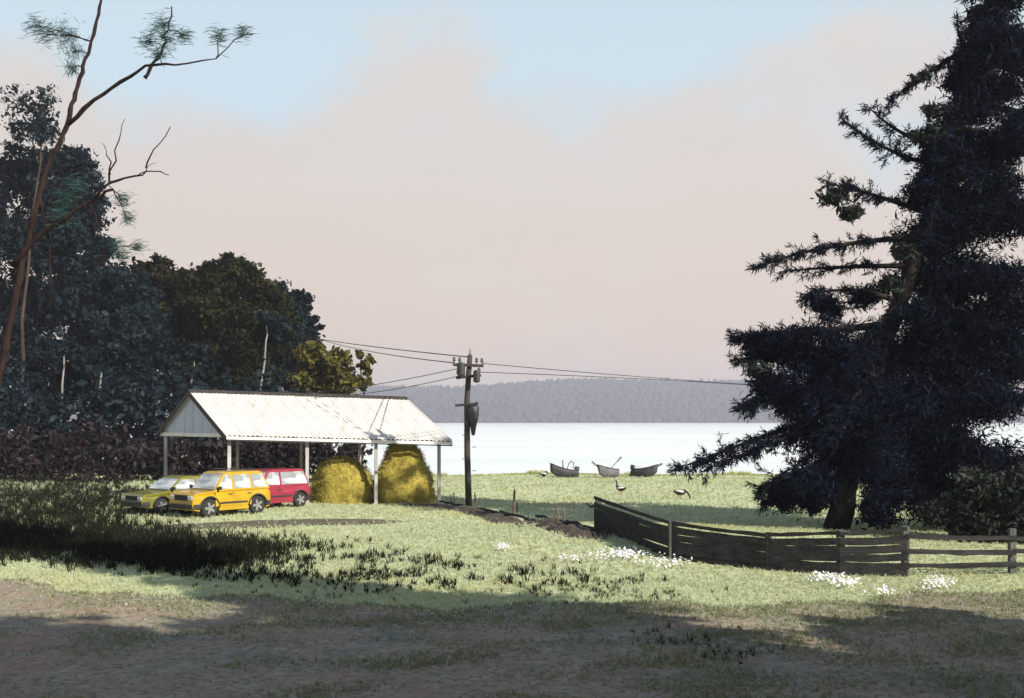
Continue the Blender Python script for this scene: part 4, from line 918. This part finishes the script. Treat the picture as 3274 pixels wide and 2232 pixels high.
# ------------------------------------------------------------------ boats on the shore
def boat(name, label, px, py, L_, W_, rz, roll, material, pitch=0.0, parts=()):
    g = onground(px, py); t = thing(name, label, 'boat', g + Vector((0, 0, .02)), 0, 'rowing boats drawn up on the shore'); t.rotation_euler = (R(roll), R(pitch), rz)
    n_, m_ = 14, 9; out, inn = [], []
    for i in range(n_ + 1):
        u = i / n_; x = (u - .45) * L_; k = min(1, 1.75 * (1 - u) ** .62) * (.80 + .20 * min(1, u * 3)); w = W_ / 2 * k + .005
        keel = .02 + .36 * max(0, (u - .62) / .38) ** 2.2; gun = .42 + .05 * (1 - u) + .50 * u ** 2.4
        for j in range(m_):
            a_ = (j / (m_ - 1) * 2 - 1); y = w * math.copysign(abs(math.sin(a_ * math.pi / 2)) ** .8, a_); z = keel + (gun - keel) * abs(a_) ** 2.0
            out.append((x, y, z)); inn.append((x * .985, y * .93, z + .03 * (1 - abs(a_))))
    vs = out + inn; K = len(out); fs = []
    for i in range(n_):
        for j in range(m_ - 1):
            a = i * m_ + j; fs += [(a, a + 1, a + m_ + 1, a + m_), (a + K, a + m_ + K, a + m_ + 1 + K, a + 1 + K)]
        for j in (0, m_ - 1): a = i * m_ + j; fs.append((a, a + m_, a + m_ + K, a + K))
    for j in range(m_ - 1): fs.append((j, j + K, j + 1 + K, j + 1)); a = n_ * m_ + j; fs.append((a, a + 1, a + 1 + K, a + K))
    mb = MB(); mb.add(vs, fs); mb.build('hull', material, t, smooth=True)
    mb = MB(); mb.add([out[j] for j in range(m_)] + [(p[0] + .04, p[1], p[2]) for p in out[:m_]], [tuple(range(m_)), tuple(range(2 * m_ - 1, m_ - 1, -1))] + [(j, j + 1, j + 1 + m_, j + m_) for j in range(m_ - 1)]); mb.build('transom', material, t)
    for s in (0, m_ - 1):
        mb = MB(); mb.tube([out[i * m_ + s] for i in range(n_ + 1)], .028, 6); mb.build('gunwale', M['boat_dark'], t, smooth=True)
    for u in (.22, .48, .70):
        i = int(u * n_); w = abs(out[i * m_][1]) * .9; mb = MB(); mb.box((out[i * m_][0], 0, .36), (.2, w * 2, .03)); mb.build('thwart', M['oar_wood'], t)
    for pr_ in parts:
        mb = MB()
        if pr_[0] == 'oar':
            mb.tube(pr_[1], .03, 6); e = Vector(pr_[1][-1]); d = (e - Vector(pr_[1][-2])).normalized(); mb.bar(e, e + d * .45, .13, .025, (0, 1, 0)); mb.build('oar', M['oar_wood'], t)
        elif pr_[0] == 'motor':
            x = -.45 * L_ - .06; mb.box((x, 0, .62), (.24, .22, .30)); mb.bar((x, 0, .5), (x - .08, 0, .0), .09, .12); mb.tube([(x + .1, 0, .62), (x + .5, .06, .72)], .02, 6); mb.build('outboard_motor', M['boat_dark'], t, .02)
        elif pr_[0] == 'mast':
            mb.tube(pr_[1], [.05, .035], 8); mb.build('mast', M['oar_wood'], t)
        elif pr_[0] == 'hoop':
            mb.tube(pr_[1], .03, 6); mb.build('canopy_hoop', M['boat_dark'], t)
    return t
boat('rowing_boat', 'dark rowing boat with high bow and curved hoop, nearest the goose at the water edge', 1806, 73.6, 2.0, .8, R(206), 8, M['boat_dark'], -3,
     [('motor',), ('mast', [(.1, 0, .3), (.14, 0, 1.18)]), ('hoop', [(-.45, -.5, .5), (-.5, -.35, .95), (-.52, 0, 1.12), (-.5, .35, .95), (-.45, .5, .5)])])
boat('rowing_boat', 'grey rowing boat with an oar slanting up, between the other two boats', 1950, 74.2, 1.65, .75, R(218), 20, M['boat_grey'], 0,
     [('oar', [(.2, .1, .3), (-.3, .2, .7), (-.8, .3, 1.05)]), ('oar', [(.1, -.2, .35), (.6, -.35, .95)])])
boat('rowing_boat', 'low grey-black rowing boat farthest right on the shore', 2056, 74.4, 1.75, .75, R(332), -14, M['boat_dark'], 2,
     [('motor',), ('oar', [(.1, .2, .4), (.7, .45, .85)])])

# ------------------------------------------------------------------ geese
def goose(label, px, py, s, rz, pose):
    g = gp(px, py); t = thing('goose', label, 'goose', g, rz, 'black and white geese on the lake meadow'); t.scale = (s, s, s)
    low = .12 if pose == 'rest' else .30
    sp = [(-.40, low + .13, .015), (-.34, low + .12, .06), (-.22, low + .09, .13), (-.05, low + .06, .175), (.12, low + .07, .165), (.22, low + .13, .12)]
    if pose == 'up': sp += [(.27, low + .24, .062), (.28, low + .36, .045), (.285, low + .47, .042), (.30, low + .54, .052), (.35, low + .565, .050), (.40, low + .555, .03)]
    elif pose == 'rest': sp += [(.28, low + .20, .06), (.27, low + .27, .048), (.24, low + .31, .052), (.18, low + .30, .05), (.13, low + .28, .03)]
    else: sp += [(.31, low + .12, .06), (.40, low + .02, .045), (.46, low - .10, .042), (.49, low - .18, .05), (.51, low - .23, .045), (.525, low - .26, .03)]
    mb = MB(); pts = [(x, 0, z) for x, z, r in sp]; mb.tube(pts, [r for *_, r in sp], 14); me = mb.mesh('body')
    o = link('body', me, M['feather_black'], t, smooth=True); md = o.modifiers.new('sub', 'SUBSURF'); md.levels = 1; md.render_levels = 1
    h_, p_ = Vector(pts[-1]), Vector(pts[-2]); d = (h_ - p_).normalized()
    mb = MB(); mb.tube([h_ - d * .01, h_ + d * .05, h_ + d * .09], [.028, .02, .006], 8); mb.build('beak', M['beak'], t, smooth=True)
    for sd in (-1, 1):
        mb = MB(); vs, fs = [], []
        for i in range(8):
            u = i / 7; x = .16 - .46 * u; w = .085 * math.sin(math.pi * min(1, .15 + u * .85)) ** .7
            for j in range(5):
                v = j / 4 * 2 - 1; z = low + .10 + .05 * u + v * w; y = sd * (.175 * math.cos(v * .8) * (1 - .55 * u * u) + .012); vs.append((x, y, z))
        fs = [(i * 5 + j, i * 5 + j + 1, i * 5 + j + 6, i * 5 + j + 5) for i in range(7) for j in range(4)]; k = len(vs)
        vs += [(x, y - sd * .03, z) for x, y, z in vs]; fs += [tuple(q + k for q in f_[::-1]) for f_ in fs]
        bd = [i * 5 for i in range(8)] + [35 + j for j in range(1, 5)] + [i * 5 + 4 for i in range(6, -1, -1)] + [3, 2, 1]
        fs += [(bd[q], bd[(q + 1) % len(bd)], bd[(q + 1) % len(bd)] + k, bd[q] + k) for q in range(len(bd))]
        mb.add(vs, fs); mb.build('wing', M['feather_white'], t, smooth=True)
        if pose != 'rest':
            mb = MB(); mb.tube([(-.02, sd * .07, low - .06), (.0, sd * .075, .14), (-.01, sd * .075, .02)], [.035, .018, .016], 7); mb.hexa([(-.04, sd * .075 - .012, 0), (.10, sd * .075 - .05, 0), (.10, sd * .075 + .05, 0), (-.04, sd * .075 + .012, 0), (-.04, sd * .075 - .012, .02), (.10, sd * .075 - .05, .012), (.10, sd * .075 + .05, .012), (-.04, sd * .075 + .012, .02)]); mb.build('leg', M['beak'], t)
goose('black goose with white wing standing with its neck upright on the meadow', 1985, 1581, .78, R(150), 'up')
goose('black and white goose grazing with its head down right of the upright one', 2176, 1596, .85, R(-8), 'graze')
goose('small black and white goose resting at the water edge beside the dark boat', 1739, 1524, .85, R(20), 'rest')

# ------------------------------------------------------------------ grass, tussocks, flowers, stones
def blades(P, hgt, wid, lean, nb):
    """nb curved blades for each foot P: two triangles stacked as one quad plus a tip"""
    P = np.repeat(P, nb, 0); n = len(P); hgt = np.repeat(np.broadcast_to(hgt, n // nb), nb) * rng.uniform(.55, 1.25, n); wid = np.repeat(np.broadcast_to(wid, n // nb), nb)
    a_ = rng.uniform(0, 6.283, n); b_ = rng.uniform(0, 6.283, n); l_ = hgt * lean * rng.random(n)
    S = np.stack([np.cos(a_), np.sin(a_), np.zeros(n)], 1) * wid[:, None] * .5; Dn = np.stack([np.cos(b_), np.sin(b_), np.zeros(n)], 1)
    Z_ = np.array([0, 0, 1.0])[None] * hgt[:, None]
    foot = P + np.stack([rng.normal(size=n), rng.normal(size=n), np.zeros(n)], 1) * np.repeat(np.broadcast_to(.35, n // nb), nb)[:, None] * hgt[:, None] * .6
    mid = foot + Z_ * .6 + Dn * (l_ * .35)[:, None]; tip = foot + Z_ + Dn * l_[:, None]
    V = np.stack([foot - S, foot + S, mid + S * .8, tip, mid - S * .8], 1).reshape(-1, 3)
    k = np.arange(n)[:, None] * 5; F3 = np.concatenate([k + np.array([[0, 1, 2]]), k + np.array([[0, 2, 4]]), k + np.array([[4, 2, 3]])], 1).reshape(-1, 3)
    return V, F3, np.repeat(np.clip(rng.random(n) * .6 + .2 + .25 * np.repeat(rng.normal(size=n // nb), nb) * .5, 0, 1), 3)
def scatter(n, d0, d1, pw_=1.3, half=R(31)):
    u = rng.random(n); d = (d0 ** (1 - pw_) + u * (d1 ** (1 - pw_) - d0 ** (1 - pw_))) ** (1 / (1 - pw_))
    x = np.tan(rng.uniform(-half, half, n)) * d; return x, d
x, y = scatter(80000, 19, 90, 1.75)
keep = (y > road_edge(x) - .25 + rng.normal(size=len(x)) * .45) & (y < shore_y(x) - .5)
tx, ty = (x - A0.x) * dv.x + (y - A0.y) * dv.y, np.abs((x - A0.x) * pv.x + (y - A0.y) * pv.y)
keep &= ~((tx > .6) & (tx < L - .6) & (ty < 1.15) & (rng.random(len(x)) > .12))
keep &= ~((bank_dist(x, y) < .5) & (rng.random(len(x)) > .35))
x, y = x[keep], y[keep]; z = gz(x, y)
V, F3, T = blades(np.stack([x, y, z], 1), np.clip(.04 + .0011 * y, .06, .12) * rng.uniform(.6, 1.3, len(x)), np.clip(.00065 * y, .012, .04), 1.25, 5)
tag(link('meadow_grass', npmesh('meadow_grass', V, F3, T), M['grass_blade'], None, 'stuff'), 'short pale green sunlit grass of the meadow', 'grass')
# taller yellowish grass along the water edge
xs_ = rng.uniform(-10, 34, 4200); ys_ = shore_y(xs_) - rng.uniform(.2, 2.4, 4200) ** 1.2
V, F3, T = blades(np.stack([xs_, ys_, gz(xs_, ys_)], 1), .13 * rng.uniform(.5, 1.5, 4200) * (1 + .9 * (np.sin(xs_ * .9) > .8)), .05, .7, 4)
tag(link('shore_grass', npmesh('shore_grass', V, F3, T), M['shore_grass'], None, 'stuff'), 'taller yellow-green grass along the edge of the lake', 'grass')

def inpoly(px, py, poly):
    px, py = np.asarray(px), np.asarray(py); r_ = np.zeros(px.shape, bool); n_ = len(poly)
    for i in range(n_):
        (x0, y0), (x1, y1) = poly[i], poly[i - 1]
        c_ = ((y0 > py) != (y1 > py)) & (px < (x1 - x0) * (py - y0) / (y1 - y0 + 1e-9) + x0); r_ ^= c_
    return r_
# dark tussocks put in for the tree-shade band, thinning from left to middle
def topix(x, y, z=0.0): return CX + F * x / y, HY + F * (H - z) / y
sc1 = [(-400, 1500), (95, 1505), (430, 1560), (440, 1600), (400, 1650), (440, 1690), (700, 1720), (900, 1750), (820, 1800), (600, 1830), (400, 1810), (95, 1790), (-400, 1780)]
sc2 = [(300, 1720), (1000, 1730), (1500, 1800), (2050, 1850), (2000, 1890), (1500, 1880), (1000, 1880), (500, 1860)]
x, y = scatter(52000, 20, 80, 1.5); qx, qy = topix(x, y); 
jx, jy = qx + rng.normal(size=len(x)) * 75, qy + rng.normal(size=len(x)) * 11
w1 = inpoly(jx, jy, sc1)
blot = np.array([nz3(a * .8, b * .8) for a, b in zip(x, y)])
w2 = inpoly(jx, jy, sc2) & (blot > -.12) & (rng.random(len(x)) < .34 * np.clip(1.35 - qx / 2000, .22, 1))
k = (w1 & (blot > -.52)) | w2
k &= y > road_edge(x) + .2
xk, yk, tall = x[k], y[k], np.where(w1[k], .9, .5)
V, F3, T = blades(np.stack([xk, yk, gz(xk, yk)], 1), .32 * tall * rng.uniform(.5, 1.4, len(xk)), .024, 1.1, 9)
tag(link('shade_tussocks', npmesh('shade_tussocks', V, F3, T), M['scrub_and_shade'], None, 'stuff'), 'near-black tussocks standing in for tree shade across the grass from the left edge', 'tussocks')
# weeds on the road verge
wx, wy_ = [], []
for px, py, sx_, sy_, nn in ((2000, 1905, 150, 14, 60), (1880, 1890, 120, 14, 40), (2220, 2055, 120, 20, 24), (2330, 2095, 110, 18, 18), (1130, 1890, 160, 16, 40), (2100, 2020, 40, 8, 8)):
    for _ in range(nn): g = gp(random.gauss(px, sx_), random.gauss(py, sy_)); wx.append(g.x); wy_.append(g.y)
wx, wy_ = np.array(wx), np.array(wy_)
V, F3, T = blades(np.stack([wx, wy_, gz(wx, wy_) + .01], 1), .10 * rng.uniform(.5, 1.4, len(wx)), .012, 1.3, 9)
tag(link('verge_weeds', npmesh('verge_weeds', V, F3, T), M['scrub_and_shade'], None, 'stuff'), 'small dark weeds along the road verge and in the road', 'weeds')
# white flowers
fp = []
for px, py, sx_, sy_, nn in ((1608, 1762, 13, 6, 60), (1850, 1797, 40, 4, 60), (1990, 1788, 36, 9, 260), (2130, 1812, 36, 9, 110), (2640, 1862, 28, 7, 130), (2705, 1880, 24, 7, 120), (2820, 1908, 25, 6, 45), (3000, 1882, 26, 9, 130)):
    for _ in range(nn): fp.append(gp(random.gauss(px, sx_), random.gauss(py, sy_)))
fp = np.array([tuple(p) for p in fp]); V, Fq = [], []
n = len(fp); hz_ = rng.uniform(.10, .19, n); rad = rng.uniform(.018, .042, n); nrm = unit(rng.normal(size=(n, 3)) * .45 + np.array([.2, -.35, .9])); s_ = unit(np.cross(nrm, rng.normal(size=(n, 3)))); t_ = np.cross(nrm, s_)
ctr = fp + np.stack([np.zeros(n), np.zeros(n), hz_], 1); vv = [ctr + nrm * .008]
for q in range(10):
    a_ = q * math.pi / 5; rq = rad * (1.0 if q % 2 else .62); vv.append(ctr + s_ * (np.cos(a_) * rq)[:, None] + t_ * (np.sin(a_) * rq)[:, None])
V = np.stack(vv, 1).reshape(-1, 3); k = np.arange(n)[:, None, None] * 11; F3 = (k + np.array([[0, 1 + q, 1 + (q + 1) % 10] for q in range(10)])[None]).reshape(-1, 3)
tag(link('white_flowers', npmesh('white_flowers', V, F3, np.repeat(rng.random(n), 10)), M['petal'], None, 'stuff'), 'drifts of small white flowers in the sunlit grass', 'flowers')
# stones on the road
n = 16000; x = rng.uniform(-13, 13, n); y = rng.uniform(13.2, 25, n); k = y < road_edge(x) + .1; x, y = x[k], y[k]; n = len(x)
s = np.clip(rng.lognormal(0, .6, n) * .009, .005, .05); ov = octv[None] * rng.uniform(.6, 1.4, (n, 6, 1)) * (s[:, None, None] * np.array([1, 1, .6])) + np.stack([x, y, .02 + s * .2], 1)[:, None]
tag(link('road_stones', npmesh('road_stones', ov.reshape(-1, 3), (octf[None] + 6 * np.arange(n)[:, None, None]).reshape(-1, 3)), M['stone'], None, 'stuff'), 'small loose stones scattered over the dirt road', 'stones')
# sparse worn grass on the road
x, y = scatter(70000, 13, 25, 1.2); nb_ = np.array([nz3(a * .55, b * .9, 4) for a, b in zip(x, y)]); k = (y < road_edge(x)) & (rng.random(len(x)) < np.clip(.42 + nb_ * .8 + .03 * x - .42 * (road_edge(x) - y) / 9 + .5 * np.exp(-(road_edge(x) - y) / .8), 0, 1)); x, y = x[k], y[k]
V, F3, T = blades(np.stack([x, y, np.full(len(x), .012)], 1), .06 * rng.uniform(.5, 1.5, len(x)), .012, 1.0, 4)
tag(link('worn_grass', npmesh('worn_grass', V, F3, T), M['worn_blade'], None, 'stuff'), 'sparse worn grass growing in the dirt road', 'grass')

# ------------------------------------------------------------------ air
mb = MB(); mb.box((0, 1150, 58), (5600, 4200, 126)); hz_o = mb.build('haze', None, None, kind='stuff')
m = bpy.data.materials.new('haze_air'); m.use_nodes = True; nt = m.node_tree; nt.nodes.clear()
ou = nt.nodes.new('ShaderNodeOutputMaterial'); pv_ = nt.nodes.new('ShaderNodeVolumePrincipled'); pv_.inputs['Color'].default_value = (.83, .84, .95, 1); pv_.inputs['Density'].default_value = .00042; pv_.inputs['Anisotropy'].default_value = .1
nt.links.new(pv_.outputs[0], ou.inputs['Volume']); hz_o.data.materials.append(m)
tag(hz_o, 'thin pale air that turns the far hill blue-grey', 'haze')
